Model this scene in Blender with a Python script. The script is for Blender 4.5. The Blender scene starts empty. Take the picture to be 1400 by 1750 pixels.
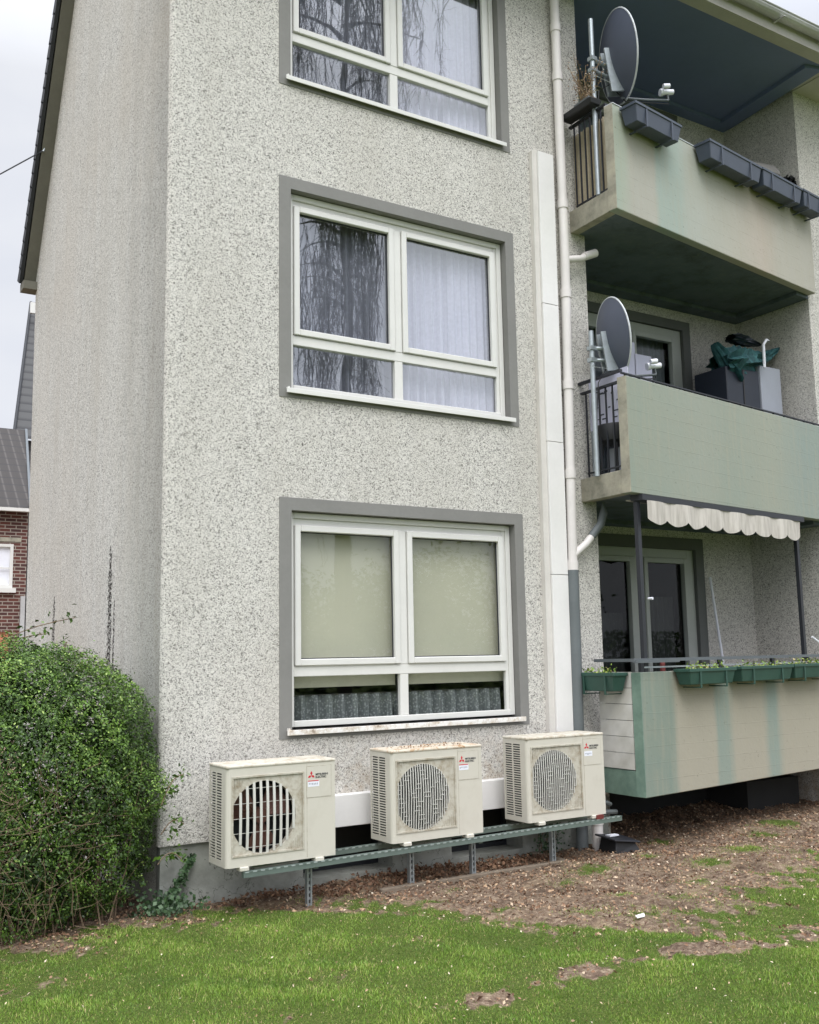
import bpy, math, random
import numpy as np
from mathutils import Vector, Matrix
R_=math.radians
random.seed(7); rng=np.random.default_rng(11)
scene=bpy.context.scene
COL=scene.collection
# ------------------------------------------------------------------ camera
F_,YAW,PITCH,ROLL=1745.9,.5602,.1408,-.0187
CAM=Vector((-2.5362,-7.6044,1.6))
cd=bpy.data.cameras.new('camera'); cam=bpy.data.objects.new('camera',cd); COL.objects.link(cam)
cy,sy=math.cos(YAW),math.sin(YAW); cp,sp=math.cos(PITCH),math.sin(PITCH)
fwd=Vector((sy*cp,cy*cp,sp)); rt=Vector((cy,-sy,0)); up=rt.cross(fwd)
cr,sr=math.cos(ROLL),math.sin(ROLL)
r2=rt*cr+up*sr; u2=up*cr-rt*sr
m=Matrix((r2,u2,-fwd)).transposed().to_4x4(); m.translation=CAM
cam.matrix_world=m
cd.sensor_fit='VERTICAL'; cd.sensor_height=24; cd.lens=24*F_/1750; cd.clip_end=2000; cd.clip_start=.1
scene.camera=cam
# ------------------------------------------------------------------ world (overcast)
SUN_EL,SUN_AZ=R_(52),R_(205)   # azimuth measured from +Y clockwise
w=bpy.data.worlds.new('World'); scene.world=w; w.use_nodes=True
nt=w.node_tree; nt.nodes.clear()
def N(nt,t,**k):
    n=nt.nodes.new(t)
    for a,b in k.items():
        if a in n.inputs: n.inputs[a].default_value=b
        else: setattr(n,a,b)
    return n
out=N(nt,'ShaderNodeOutputWorld'); bg=N(nt,'ShaderNodeBackground'); bg.inputs['Strength'].default_value=.1
sky=N(nt,'ShaderNodeTexSky'); sky.sky_type='NISHITA'; sky.sun_disc=False; sky.sun_elevation=SUN_EL; sky.sun_rotation=SUN_AZ; sky.dust_density=3
hs=N(nt,'ShaderNodeHueSaturation',Saturation=.45)
nt.links.new(sky.outputs[0],hs.inputs['Color'])
tc=N(nt,'ShaderNodeTexCoord'); sep=N(nt,'ShaderNodeSeparateXYZ'); nt.links.new(tc.outputs['Generated'],sep.inputs[0])
# cloud deck: brightness rising to the zenith and toward the hidden sun, soft cloud noise
sc1=N(nt,'ShaderNodeVectorMath',operation='MULTIPLY'); sc1.inputs[1].default_value=(1,1,2.4); nt.links.new(tc.outputs['Generated'],sc1.inputs[0])
no=N(nt,'ShaderNodeTexNoise',Scale=2.1,Detail=5.,Roughness=.55); nt.links.new(sc1.outputs[0],no.inputs['Vector'])
rp=N(nt,'ShaderNodeValToRGB'); rp.color_ramp.elements[0].position=.32; rp.color_ramp.elements[0].color=(6.7,7.05,8.0,1)
rp.color_ramp.elements[1].position=.68; rp.color_ramp.elements[1].color=(8.6,8.75,9.1,1)
nt.links.new(no.outputs[0],rp.inputs[0])
mr=N(nt,'ShaderNodeMapRange'); mr.inputs['From Min'].default_value=.5; mr.inputs['From Max'].default_value=1.; mr.inputs['To Min'].default_value=.98; mr.inputs['To Max'].default_value=4.2
nt.links.new(sep.outputs['Z'],mr.inputs['Value'])
mr2=N(nt,'ShaderNodeMapRange'); mr2.inputs['From Min'].default_value=.2; mr2.inputs['From Max'].default_value=-.9; mr2.inputs['To Min'].default_value=.95; mr2.inputs['To Max'].default_value=1.55
nt.links.new(sep.outputs['Y'],mr2.inputs['Value'])
mm=N(nt,'ShaderNodeMath',operation='MULTIPLY'); nt.links.new(mr.outputs[0],mm.inputs[0]); nt.links.new(mr2.outputs[0],mm.inputs[1])
vs=N(nt,'ShaderNodeVectorMath',operation='SCALE'); nt.links.new(rp.outputs[0],vs.inputs[0]); nt.links.new(mm.outputs[0],vs.inputs['Scale'])
mx=N(nt,'ShaderNodeMix',data_type='RGBA'); mx.inputs['Factor'].default_value=.9
nt.links.new(hs.outputs[0],mx.inputs[6]); nt.links.new(vs.outputs[0],mx.inputs[7])
nt.links.new(mx.outputs[2],bg.inputs['Color']); nt.links.new(bg.outputs[0],out.inputs[0])
# ------------------------------------------------------------------ sun through the cloud
sd=bpy.data.lights.new('sun','SUN'); sd.energy=1.3; sd.angle=R_(35); sd.color=(1,.97,.92)
so=bpy.data.objects.new('sun',sd); COL.objects.link(so)
sdir=Vector((math.sin(SUN_AZ)*math.cos(SUN_EL),math.cos(SUN_AZ)*math.cos(SUN_EL),math.sin(SUN_EL)))
so.rotation_euler=sdir.to_track_quat('Z','Y').to_euler(); so.location=sdir*30
vsn=scene.view_settings
vsn.view_transform='Standard'; vsn.look='None'; vsn.exposure=0.24; vsn.gamma=1
scene.cycles.max_bounces=6; scene.cycles.transparent_max_bounces=16
scene.cycles.use_denoising=True

# ================================================================== materials
def lin(c):
    return tuple(((v/255)/12.92 if v/255<=.04045 else ((v/255+.055)/1.055)**2.4) for v in c)
class Mt:
    def __init__(s,name):
        s.m=bpy.data.materials.new(name); s.m.use_nodes=True; s.nt=s.m.node_tree
        s.b=s.nt.nodes['Principled BSDF']; s.out=s.nt.nodes['Material Output']
        s.tc=s.nt.nodes.new('ShaderNodeTexCoord')
        s.geo=s.nt.nodes.new('ShaderNodeNewGeometry')
    def n(s,t,**k): return N(s.nt,t,**k)
    def l(s,a,b): s.nt.links.new(a,b)
    def pos(s,scale=(1,1,1)):
        v=s.n('ShaderNodeVectorMath',operation='MULTIPLY'); v.inputs[1].default_value=scale
        s.l(s.geo.outputs['Position'],v.inputs[0]); return v.outputs[0]
    def noise(s,scale,detail=3,rough=.55,vscale=(1,1,1),vec=None,dist=0):
        n=s.n('ShaderNodeTexNoise',Scale=scale,Detail=float(detail),Roughness=rough,Distortion=float(dist))
        s.l(vec if vec is not None else s.pos(vscale),n.inputs['Vector']); return n.outputs[0]
    def ramp(s,fac,stops):
        r=s.n('ShaderNodeValToRGB'); e=r.color_ramp.elements
        while len(e)<len(stops): e.new(.5)
        for i,(p,c) in enumerate(stops):
            e[i].position=p; e[i].color=(c,c,c,1) if not hasattr(c,'__len__') else (*c[:3],1)
        s.l(fac,r.inputs[0]); return r.outputs[0]
    def mix(s,f,a,b,mode='MIX'):
        x=s.n('ShaderNodeMix',data_type='RGBA',blend_type=mode)
        for i,v in ((0,f),(6,a),(7,b)):
            if isinstance(v,(int,float)): x.inputs[i].default_value=v if i==0 else (v,v,v,1)
            elif isinstance(v,tuple): x.inputs[i].default_value=(*v[:3],1)
            else: s.l(v,x.inputs[i])
        return x.outputs[2]
    def math(s,op,a,b=0.):
        x=s.n('ShaderNodeMath',operation=op)
        for i,v in ((0,a),(1,b)):
            if isinstance(v,(int,float)): x.inputs[i].default_value=v
            else: s.l(v,x.inputs[i])
        return x.outputs[0]
    def base(s,c):
        if isinstance(c,tuple): s.b.inputs['Base Color'].default_value=(*c[:3],1)
        else: s.l(c,s.b.inputs['Base Color'])
    def rough(s,v):
        if isinstance(v,(int,float)): s.b.inputs['Roughness'].default_value=v
        else: s.l(v,s.b.inputs['Roughness'])
    def bump(s,h,strength=.3,dist=.01):
        b=s.n('ShaderNodeBump',Strength=strength,Distance=dist); s.l(h,b.inputs['Height']); s.l(b.outputs[0],s.b.inputs['Normal']); return b
def plain(name,c,rough=.6,metal=0,var=.12,scale=6,bump=.0,spec=None):
    M=Mt(name); n=M.noise(scale,4); n2=M.noise(scale*9,3)
    f=M.math('ADD',M.math('MULTIPLY',n,.7),M.math('MULTIPLY',n2,.3))
    M.base(M.ramp(f,[(.3,tuple(v*(1-var) for v in c)),(.7,tuple(min(1,v*(1+var)) for v in c))]))
    M.rough(rough); M.b.inputs['Metallic'].default_value=metal
    if bump: M.bump(n2,bump,.004)
    if spec is not None: M.b.inputs['Specular IOR Level'].default_value=spec
    return M.m
def stucco(name,light,dark,gable=False,shade=1.):
    M=Mt(name)
    v=M.pos((1,1,1))
    wv=M.n('ShaderNodeTexNoise',Scale=30.,Detail=2.); M.l(v,wv.inputs['Vector'])
    wp=M.n('ShaderNodeVectorMath',operation='SCALE'); wp.inputs['Scale'].default_value=.035; M.l(wv.outputs[1],wp.inputs[0])
    wa=M.n('ShaderNodeVectorMath',operation='ADD'); M.l(v,wa.inputs[0]); M.l(wp.outputs[0],wa.inputs[1])
    va=M.n('ShaderNodeTexVoronoi',Scale=125.); M.l(wa.outputs[0],va.inputs['Vector'])
    sx_=M.n('ShaderNodeSeparateColor'); M.l(va.outputs['Color'],sx_.inputs[0])
    vb=M.n('ShaderNodeTexVoronoi',Scale=84.); M.l(wa.outputs[0],vb.inputs['Vector'])
    sy_=M.n('ShaderNodeSeparateColor'); M.l(vb.outputs['Color'],sy_.inputs[0])
    g3=M.noise(1.0,4,.6,vec=v); g4=M.noise(7,3,.6,vec=v); g5=M.noise(150,2,.5,vec=v)
    gr=M.math('ADD',M.math('MULTIPLY',sx_.outputs[0],.52),M.math('MULTIPLY',sy_.outputs[1],.24))
    gr=M.math('ADD',gr,M.math('MULTIPLY',g5,.24))
    gr=M.math('ADD',gr,M.math('MULTIPLY',M.math('SUBTRACT',M.math('ADD',g3,g4),1.),.07))
    mid=tuple((a*.6+b*.4) for a,b in zip(light,dark))
    col=M.ramp(gr,[(.14,dark),(.36,mid),(.52,light),(.8,tuple(min(1,x*1.14) for x in light))])
    # big soft weathering
    st=M.noise(.8,4,.6,vscale=(2.2,2.2,.35))
    col=M.mix(M.ramp(st,[(.42,0.),(.72,.35)]),col,(light[0]*.72,light[1]*.70,light[2]*.66),'MIX')
    if gable:
        s2=M.noise(3.,4,.6,vscale=(1,3.2,.12))
        col=M.mix(M.ramp(s2,[(.42,0.),(.7,.3)]),col,lin((176,169,158)))
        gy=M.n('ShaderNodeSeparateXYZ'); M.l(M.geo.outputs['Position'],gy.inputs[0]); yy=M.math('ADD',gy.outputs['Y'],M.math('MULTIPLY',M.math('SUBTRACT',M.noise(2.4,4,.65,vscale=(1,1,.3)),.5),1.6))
        col=M.mix(M.ramp(M.math('DIVIDE',yy,3.),[(.0,.42),(.4,0.)]),col,lin((112,110,104)))  # shade gradient toward the front corner, painted into the colour with a ragged edge
        s3=M.noise(.5,2,.5)
        col=M.mix(M.ramp(s3,[(.48,0.),(.68,.28)]),col,lin((180,170,155)))
    M.base(col); M.rough(.95); M.b.inputs['Specular IOR Level'].default_value=.15
    M.bump(M.math('SUBTRACT',gr,M.math('MULTIPLY',va.outputs['Distance'],1.2)),.45,.006)
    return M
L_ST=lin((206,203,197)); D_ST=lin((88,86,82))
stM=stucco('facade_roughcast',L_ST,D_ST)
# warm splash stains low on the facade above the units
lo=stM.noise(9,5,.7); zz=stM.n('ShaderNodeSeparateXYZ'); stM.l(stM.geo.outputs['Position'],zz.inputs[0])
zr=stM.n('ShaderNodeMapRange'); zr.inputs['From Min'].default_value=1.05; zr.inputs['From Max'].default_value=.45; stM.l(zz.outputs['Z'],zr.inputs['Value'])
fz=stM.math('MULTIPLY',stM.ramp(lo,[(.42,0.),(.68,.75)]),zr.outputs[0])
xr_=stM.n('ShaderNodeMapRange'); xr_.inputs['From Min'].default_value=1.1; xr_.inputs['From Max'].default_value=1.6; stM.l(zz.outputs['X'],xr_.inputs['Value'])
fz=stM.math('MULTIPLY',fz,xr_.outputs[0])
lk=stM.b.inputs['Base Color'].links[0].from_socket
stM.base(stM.mix(fz,lk,lin((158,138,112))))
STUCCO=stM.m
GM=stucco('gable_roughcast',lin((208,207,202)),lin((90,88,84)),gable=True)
# black mould cracks: narrow vertical bands on the gable (a mark of their own shape)
g=GM.n('ShaderNodeSeparateXYZ'); GM.l(GM.geo.outputs['Position'],g.inputs[0])
lk=GM.b.inputs['Base Color'].links[0].from_socket
crk=GM.noise(16,5,.75,vscale=(1,1,1)); 
def band(y0,hw,z0,z1):
    d=GM.math('ABSOLUTE',GM.math('SUBTRACT',GM.math('ADD',g.outputs['Y'],GM.math('MULTIPLY',GM.math('SUBTRACT',crk,.5),hw*3.2)),y0))
    zr=GM.n('ShaderNodeMapRange'); zr.inputs['From Min'].default_value=z1; zr.inputs['From Max'].default_value=z0; GM.l(g.outputs['Z'],zr.inputs['Value'])
    wd=GM.math('MULTIPLY',GM.math('POWER',zr.outputs[0],.3),hw)
    inside=GM.math('LESS_THAN',d,wd)
    up_=GM.math('GREATER_THAN',zr.outputs[0],.001)
    return GM.math('MULTIPLY',GM.math('MULTIPLY',inside,up_),GM.ramp(GM.noise(38,4,.7),[(.44,0.),(.5,1.)]))
for a in ((1.43,.075,1.2,2.62),(1.29,.03,1.2,2.15),(3.5,.07,1.2,2.3)):
    lk=GM.mix(band(*a),lk,lin((38,32,30)))
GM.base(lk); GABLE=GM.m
PLINTH=Mt('plinth_render'); pn=PLINTH.noise(3,5,.65); pn2=PLINTH.noise(40,3)
c=PLINTH.ramp(pn,[(.35,lin((120,122,116))),(.6,lin((158,160,154)))])
ck=PLINTH.math('ABSOLUTE',PLINTH.math('SUBTRACT',PLINTH.noise(1.6,6,.6),.5))
c=PLINTH.mix(PLINTH.ramp(ck,[(.0,.8),(.004,0.)]),c,lin((60,60,56)))
PLINTH.base(c); PLINTH.rough(.9); PLINTH.bump(pn2,.25,.006); PLINTH=PLINTH.m
SURR=plain('grey_surround_paint',lin((126,125,122)),.85,var=.08,scale=3,bump=.15)
DSURR=plain('dark_grey_surround',lin((98,100,98)),.85,var=.1,scale=3,bump=.1)
PVC=plain('white_pvc',lin((214,213,209)),.35,var=.04,scale=4)
PVCG=plain('greenish_white_pvc',lin((168,172,166)),.4,var=.05,scale=4)
SILL=Mt('dirty_white_sill'); a=SILL.noise(14,5,.7); SILL.base(SILL.ramp(a,[(.45,lin((228,226,222))),(.62,lin((196,184,168))),(.75,lin((120,100,84)))])); SILL.rough(.6); SILL=SILL.m
DUCT=plain('white_cable_duct_plastic',lin((226,224,222)),.5,var=.05,scale=3)
DUCTS=plain('aged_white_plastic_edge',lin((208,204,198)),.5,var=.08,scale=5)
PIPE=plain('off_white_pipe',lin((216,211,208)),.5,var=.07,scale=4)
PIPED=plain('dark_grey_pipe',lin((98,104,106)),.55,var=.12,scale=5)
ZINC=plain('zinc_gutter',lin((182,182,182)),.5,metal=.2,var=.15,scale=3)
FASCIA=plain('beige_eave_board',lin((184,180,176)),.8,var=.1,scale=3)
VERGE=plain('grey_brown_verge_board',lin((104,102,92)),.8,var=.15,scale=5)
SLATE_D=plain('dark_tile_edge',lin((40,42,46)),.7,var=.2,scale=12)
CEILB=plain('dark_blue_ceiling_paint',lin((112,124,162)),.75,var=.06,scale=1.5)
CEILG=Mt('dark_green_grey_soffit_paint'); a=CEILG.noise(2.2,6,.7); b_=CEILG.noise(14,5,.75)
CEILG.base(CEILG.mix(CEILG.ramp(b_,[(.55,0.),(.72,.5)]),CEILG.ramp(a,[(.3,lin((66,78,78))),(.5,lin((92,102,112))),(.72,lin((104,112,120)))]),lin((126,128,116)))); CEILG.rough(.85); CEILG=CEILG.m
CONC=Mt('bare_concrete'); a=CONC.noise(5,6,.7); CONC.base(CONC.ramp(a,[(.3,lin((118,116,104))),(.5,lin((152,148,134))),(.7,lin((174,168,150)))])); CONC.rough(.9); CONC.bump(CONC.noise(60,3),.3,.005); CONC=CONC.m
CONCG=Mt('green_painted_concrete_end'); a=CONCG.noise(6,5,.65); CONCG.base(CONCG.ramp(a,[(.35,lin((98,122,110))),(.6,lin((118,142,128)))])); CONCG.rough(.8); CONCG=CONCG.m
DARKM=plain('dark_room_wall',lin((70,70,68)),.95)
VOID=plain('cellar_wall_shade',lin((46,46,46)),.95)
IRON=plain('black_railing_metal',lin((46,48,54)),.5,metal=.2,var=.1)
GALV=plain('galvanised_steel',lin((168,176,180)),.4,metal=.6,var=.15,scale=20)
RAILG=plain('green_grey_strut_steel',lin((112,126,120)),.45,metal=.35,var=.12,scale=12)
HRAIL=plain('grey_blue_handrail',lin((92,98,102)),.5,var=.1)
DISH=plain('anthracite_dish_paint',lin((80,86,102)),.5,var=.05)
DISHR=plain('light_dish_rim',lin((200,204,208)),.4)
BOXK=plain('anthracite_plastic_planter',lin((66,74,88)),.5,var=.1,scale=6)
BOXG=plain('dark_green_plastic_planter',lin((44,76,66)),.55,var=.15,scale=6)
BLACKP=plain('black_plastic',lin((30,31,34)),.5,var=.1)
TEAL=Mt('teal_fabric'); a=TEAL.noise(14,4,.7); TEAL.base(TEAL.ramp(a,[(.3,lin((18,52,58))),(.7,lin((52,104,106)))])); TEAL.rough(.8); TEAL=TEAL.m
SILVER=plain('light_grey_panel',lin((150,154,164)),.45,var=.05)
NAVY=plain('dark_navy_panel',lin((34,40,52)),.55,var=.1)
WHITE=plain('white_matte',lin((226,228,236)),.6,var=.03)
LILAC=plain('pale_lilac_sheet',lin((206,206,226)),.7,var=.03)
INK=plain('dark_print',lin((60,62,76)),.7)
SOILM=plain('potting_soil',lin((70,54,40)),.95,var=.3,scale=40,bump=.4)
ACM=Mt('cream_unit_enamel'); a=ACM.noise(5,5,.7); b_=ACM.noise(60,2); ACM.base(ACM.mix(ACM.ramp(a,[(.5,0.),(.8,.35)]),lin((200,196,184)),lin((170,162,147)))); ACM.rough(.42); ACM.bump(b_,.04,.002); ACM=ACM.m
ACT=Mt('unit_lid_dusty'); a=ACT.noise(11,5,.75,dist=1); ACT.base(ACT.ramp(a,[(.45,lin((206,201,188))),(.62,lin((178,166,146)))])); ACT.rough(.6); ACT=ACT.m
ACRU=Mt('unit_lid_rusty'); a=ACRU.noise(9,6,.8,dist=1.5); ACRU.base(ACRU.ramp(a,[(.5,lin((206,198,182))),(.6,lin((180,142,100))),(.7,lin((96,64,42)))])); ACRU.rough(.7); ACRU=ACRU.m
ACG=Mt('grille_plate_weathered'); a=ACG.noise(14,5,.75); ACG.base(ACG.ramp(a,[(.42,lin((188,184,171))),(.66,lin((154,143,124)))])); ACG.rough(.5); ACG=ACG.m
ACGR=plain('grille_slat_plastic',lin((198,197,190)),.4,var=.05)
ACDK=plain('unit_inside_black',lin((14,15,17)),.6)
ACFIN=plain('coil_fin_grey',lin((60,64,64)),.5)
RED=plain('logo_red',lin((196,34,52)),.5)
GREY=plain('logo_grey',lin((58,60,64)),.5)
REDB=plain('dark_red_clamp',lin((104,44,40)),.6)
LITTER=plain('white_paper_litter',lin((226,226,220)),.8)
RUST=plain('rust_brown',lin((150,86,50)),.9,var=.4,scale=30)
def glass(name,tint=(1,1,1),ior=1.9,dirt=0.):
    M=Mt(name); nt=M.nt; nt.nodes.remove(M.b)
    fr=M.n('ShaderNodeFresnel',IOR=ior); io=M.math('ADD',ior,M.math('MULTIPLY',M.geo.outputs['Backfacing'],1/ior-ior)); M.l(io,fr.inputs['IOR'])
    # slight waviness of panes
    nz=M.noise(2.2,1,.4); bp=M.n('ShaderNodeBump',Strength=.06,Distance=.02); M.l(nz,bp.inputs['Height'])
    gl=M.n('ShaderNodeBsdfGlossy',Roughness=.012); gl.inputs['Color'].default_value=(.95,.97,1,1); M.l(bp.outputs[0],gl.inputs['Normal'])
    tr=M.n('ShaderNodeBsdfTransparent'); tr.inputs['Color'].default_value=(*tint,1)
    mx=M.n('ShaderNodeMixShader'); M.l(fr.outputs[0],mx.inputs[0]); M.l(tr.outputs[0],mx.inputs[1]); M.l(gl.outputs[0],mx.inputs[2])
    M.l(mx.outputs[0],M.out.inputs[0]); return M.m
GLASS=glass('window_glass',(.93,.94,.99),2.9)
GLASSD=glass('balcony_door_glass',(.8,.84,.84),1.28)
GLASSL=glass('plain_window_glass',(.95,.97,.95),1.55)
BLIND=Mt('olive_roller_blind'); a=BLIND.noise(1.3,3); b_=BLIND.noise(90,2); BLIND.base(BLIND.mix(BLIND.ramp(b_,[(.66,0.),(.8,.35)]),BLIND.ramp(a,[(.3,lin((174,172,157))),(.7,lin((184,181,164)))]),lin((110,108,90)))); BLIND.rough(.8); BLIND=BLIND.m
def cloth(name,c,trans=.25):
    M=Mt(name); a=M.noise(30,3); M.base(M.ramp(a,[(.3,tuple(v*.85 for v in c)),(.7,c)])); M.rough(.85); return M.m
CURT=cloth('lilac_white_net_curtain',lin((198,198,205)))
CURTG=cloth('grey_net_curtain',lin((140,143,149)))
LACE=Mt('grey_lace_curtain'); a=LACE.n('ShaderNodeTexVoronoi',Scale=45.); LACE.l(LACE.pos(),a.inputs['Vector']); LACE.base(LACE.ramp(a.outputs['Distance'],[(.2,lin((150,154,156))),(.5,lin((104,109,112)))])); LACE=LACE.m
BAMB=cloth('beige_reed_screen',lin((196,184,160)))
CREAM=Mt('cream_awning_cloth'); a=CREAM.noise(8,4,.6,vscale=(3,3,.4)); CREAM.base(CREAM.ramp(a,[(.35,lin((172,166,158))),(.65,lin((198,192,184)))])); CREAM.rough(.85); CREAM=CREAM.m
def parapet(name,stops,nstr,lines='h',tint=None):
    # paint bands run along u (metres along the parapet), board marks across v
    M=Mt(name); uv=M.n('ShaderNodeUVMap'); sp=M.n('ShaderNodeSeparateXYZ'); M.l(uv.outputs[0],sp.inputs[0])
    nz=M.noise(2.5,4,.6,vscale=(2,2,.5)); x=M.math('ADD',sp.outputs['X'],M.math('MULTIPLY',M.math('SUBTRACT',nz,.5),nstr))
    col=M.ramp(M.math('DIVIDE',x,4.),[(p/4.,lin(c)) for p,c in stops])
    n1=M.noise(3,5,.65); col=M.mix(M.ramp(n1,[(.35,0.),(.75,.3)]),col,lin((150,146,128)))
    v=M.math('ADD',sp.outputs['Y'],M.math('MULTIPLY',sp.outputs['X'],.015))
    ln=M.math('PINGPONG',M.math('ADD',v,M.math('MULTIPLY',M.math('SUBTRACT',M.noise(4,2),.5),.012)),.075)
    lm=M.ramp(ln,[(.0,1.),(.004,0.)])
    pz=M.math('MULTIPLY',lm,M.ramp(M.noise(5,3),[(.46,0.),(.64,.42)]))
    col=M.mix(pz,col,lin((96,98,86)))
    st=M.noise(22,5,.65,vscale=(1,1,.05)); col=M.mix(M.ramp(st,[(.5,0.),(.64,.2)]),col,lin((164,156,136)))
    # small scuffs
    sf=M.noise(26,4,.7); col=M.mix(M.ramp(sf,[(.64,0.),(.72,.55)]),col,lin((84,84,74)))
    M.base(col); M.rough(.75); M.bump(M.math('ADD',M.math('MULTIPLY',lm,-.6),M.noise(20,4)),.25,.008); return M.m
G1=(122,136,126);B1c=(161,156,141);G2=(134,147,138)
PAR1=parapet('weathered_green_beige_paint',[(0,G1),(.42,G1),(.55,B1c),(1.12,B1c),(1.2,G2),(1.38,G2),(1.5,B1c),(2.05,B1c),(2.15,G2),(2.3,G2),(2.42,B1c),(4,B1c)],.16)
PAR2=parapet('sage_green_paint',[(0,(136,145,133)),(1.2,(144,150,139)),(1.7,(139,147,136)),(2.6,(146,151,139)),(3.3,(134,146,140)),(4,(139,147,137))],.4)
B3c=(166,165,156)
PAR3=parapet('faded_mint_beige_paint',[(0,(152,163,150)),(.12,(158,165,151)),(.25,B3c),(.62,(168,166,156)),(.7,(152,165,157)),(1.05,(152,165,157)),(1.25,(162,166,157)),(2.0,(168,166,155)),(2.7,(174,164,152)),(3.1,(168,165,154)),(4,(166,163,153))],.2)
CORR=Mt('grooved_white_board'); g=CORR.n('ShaderNodeTexWave',Scale=2.6,Distortion=1.2,Detail=1.); g.bands_direction='DIAGONAL'; CORR.l(CORR.pos((1,1,1)),g.inputs['Vector']); CORR.base(CORR.ramp(CORR.noise(6,4),[(.3,lin((186,184,176))),(.7,lin((206,204,198)))])); CORR.rough(.7); CORR.bump(g.outputs['Fac'],.5,.02); CORR=CORR.m
LEAF=Mt('privet_leaf'); oi=LEAF.n('ShaderNodeAttribute',attribute_name='tint'); LEAF.base(LEAF.ramp(oi.outputs['Fac'],[(0.,lin((38,60,20))),(.45,lin((70,100,30))),(.8,lin((102,136,46))),(1.,lin((148,170,88)))])); LEAF.rough(.5); LEAF=LEAF.m
IVY=Mt('dark_ivy_leaf'); oi=IVY.n('ShaderNodeAttribute',attribute_name='tint'); IVY.base(IVY.ramp(oi.outputs['Fac'],[(0.,lin((34,58,34))),(1.,lin((82,112,72)))])); IVY.rough(.5); IVY=IVY.m
TWIG=plain('grey_brown_twig',lin((122,104,84)),.9,var=.25,scale=30)
GRASS=Mt('grass_blade'); oi=GRASS.n('ShaderNodeAttribute',attribute_name='tint'); GRASS.base(GRASS.ramp(oi.outputs['Fac'],[(0.,lin((66,96,26))),(.5,lin((108,142,44))),(.82,lin((152,175,76))),(.93,lin((174,168,104))),(1.,lin((190,170,126)))])); GRASS.rough(.55); GRASS=GRASS.m
DRYL=Mt('dry_leaf'); oi=DRYL.n('ShaderNodeAttribute',attribute_name='tint'); DRYL.base(DRYL.ramp(oi.outputs['Fac'],[(0.,lin((78,52,38))),(.4,lin((132,100,76))),(.75,lin((178,150,120))),(1.,lin((216,204,184)))])); DRYL.rough(.8); DRYL=DRYL.m
BARK=plain('dark_bark',lin((58,54,48)),.9,var=.3,scale=10)
BRICK=Mt('red_brown_brick'); uv=BRICK.n('ShaderNodeUVMap'); br=BRICK.n('ShaderNodeTexBrick',Scale=1.); br.inputs['Color1'].default_value=(*lin((98,56,48)),1); br.inputs['Color2'].default_value=(*lin((70,46,44)),1); br.inputs['Mortar'].default_value=(*lin((150,140,130)),1)
br.inputs['Brick Width'].default_value=.25; br.inputs['Row Height'].default_value=.083; br.inputs['Mortar Size'].default_value=.011; BRICK.l(uv.outputs[0],br.inputs['Vector']); BRICK.base(br.outputs[0]); BRICK.rough(.9); BRICK=BRICK.m
TILE=Mt('dark_pantile'); uv=TILE.n('ShaderNodeUVMap'); sp_=TILE.n('ShaderNodeSeparateXYZ'); TILE.l(uv.outputs[0],sp_.inputs[0])
tx=TILE.math('PINGPONG',sp_.outputs['X'],.12); ty=TILE.math('FRACT',TILE.math('DIVIDE',sp_.outputs['Y'],.32))
TILE.base(TILE.mix(TILE.ramp(ty,[(.0,1.),(.22,0.)]),TILE.mix(TILE.ramp(tx,[(0.,1.),(.035,0.)]),lin((50,45,42)),lin((80,75,72))),lin((34,32,34)))); TILE.rough(.7); TILE.bump(TILE.math('ADD',TILE.math('MULTIPLY',tx,3.),ty),.6,.03); TILE=TILE.m
SLATE=Mt('grey_slate_courses'); uv=SLATE.n('ShaderNodeUVMap'); sp_=SLATE.n('ShaderNodeSeparateXYZ'); SLATE.l(uv.outputs[0],sp_.inputs[0])
ty=SLATE.math('FRACT',SLATE.math('DIVIDE',sp_.outputs['Y'],.3)); SLATE.base(SLATE.mix(SLATE.ramp(ty,[(.0,1.),(.4,0.)]),lin((74,74,74)),lin((44,44,46)))); SLATE.rough(.8); SLATE=SLATE.m
# ground: soil and thatch, split by a painted mask of where turf grows
GRD=Mt('soil_and_turf'); at=GRD.n('ShaderNodeAttribute',attribute_name='turf')
s1=GRD.noise(22,6,.75); s2=GRD.noise(2.2,4,.6); s3=GRD.noise(90,3,.7)
soil=GRD.ramp(s1,[(.3,lin((64,50,42))),(.48,lin((120,101,86))),(.6,lin((156,138,118))),(.74,lin((194,178,156)))])
soil=GRD.mix(GRD.ramp(s2,[(.35,.55),(.5,0.)]),soil,lin((74,60,48)))
soil=GRD.mix(GRD.ramp(GRD.noise(3.1,5,.65,vscale=(1,1.3,1)),[(.5,0.),(.68,.5)]),soil,lin((164,144,118)))
turf=GRD.ramp(s3,[(.3,lin((50,62,26))),(.55,lin((86,102,42))),(.75,lin((124,118,76)))])
mf=GRD.math('ADD',at.outputs['Fac'],GRD.math('MULTIPLY',GRD.math('SUBTRACT',GRD.noise(14,5,.7),.5),.9))
GRD.base(GRD.mix(GRD.ramp(mf,[(.42,0.),(.58,1.)]),soil,turf)); GRD.rough(.95); GRD.b.inputs['Specular IOR Level'].default_value=.2
GRD.bump(GRD.math('ADD',s1,GRD.math('MULTIPLY',s3,.4)),.9,.03); GRD=GRD.m

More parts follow.
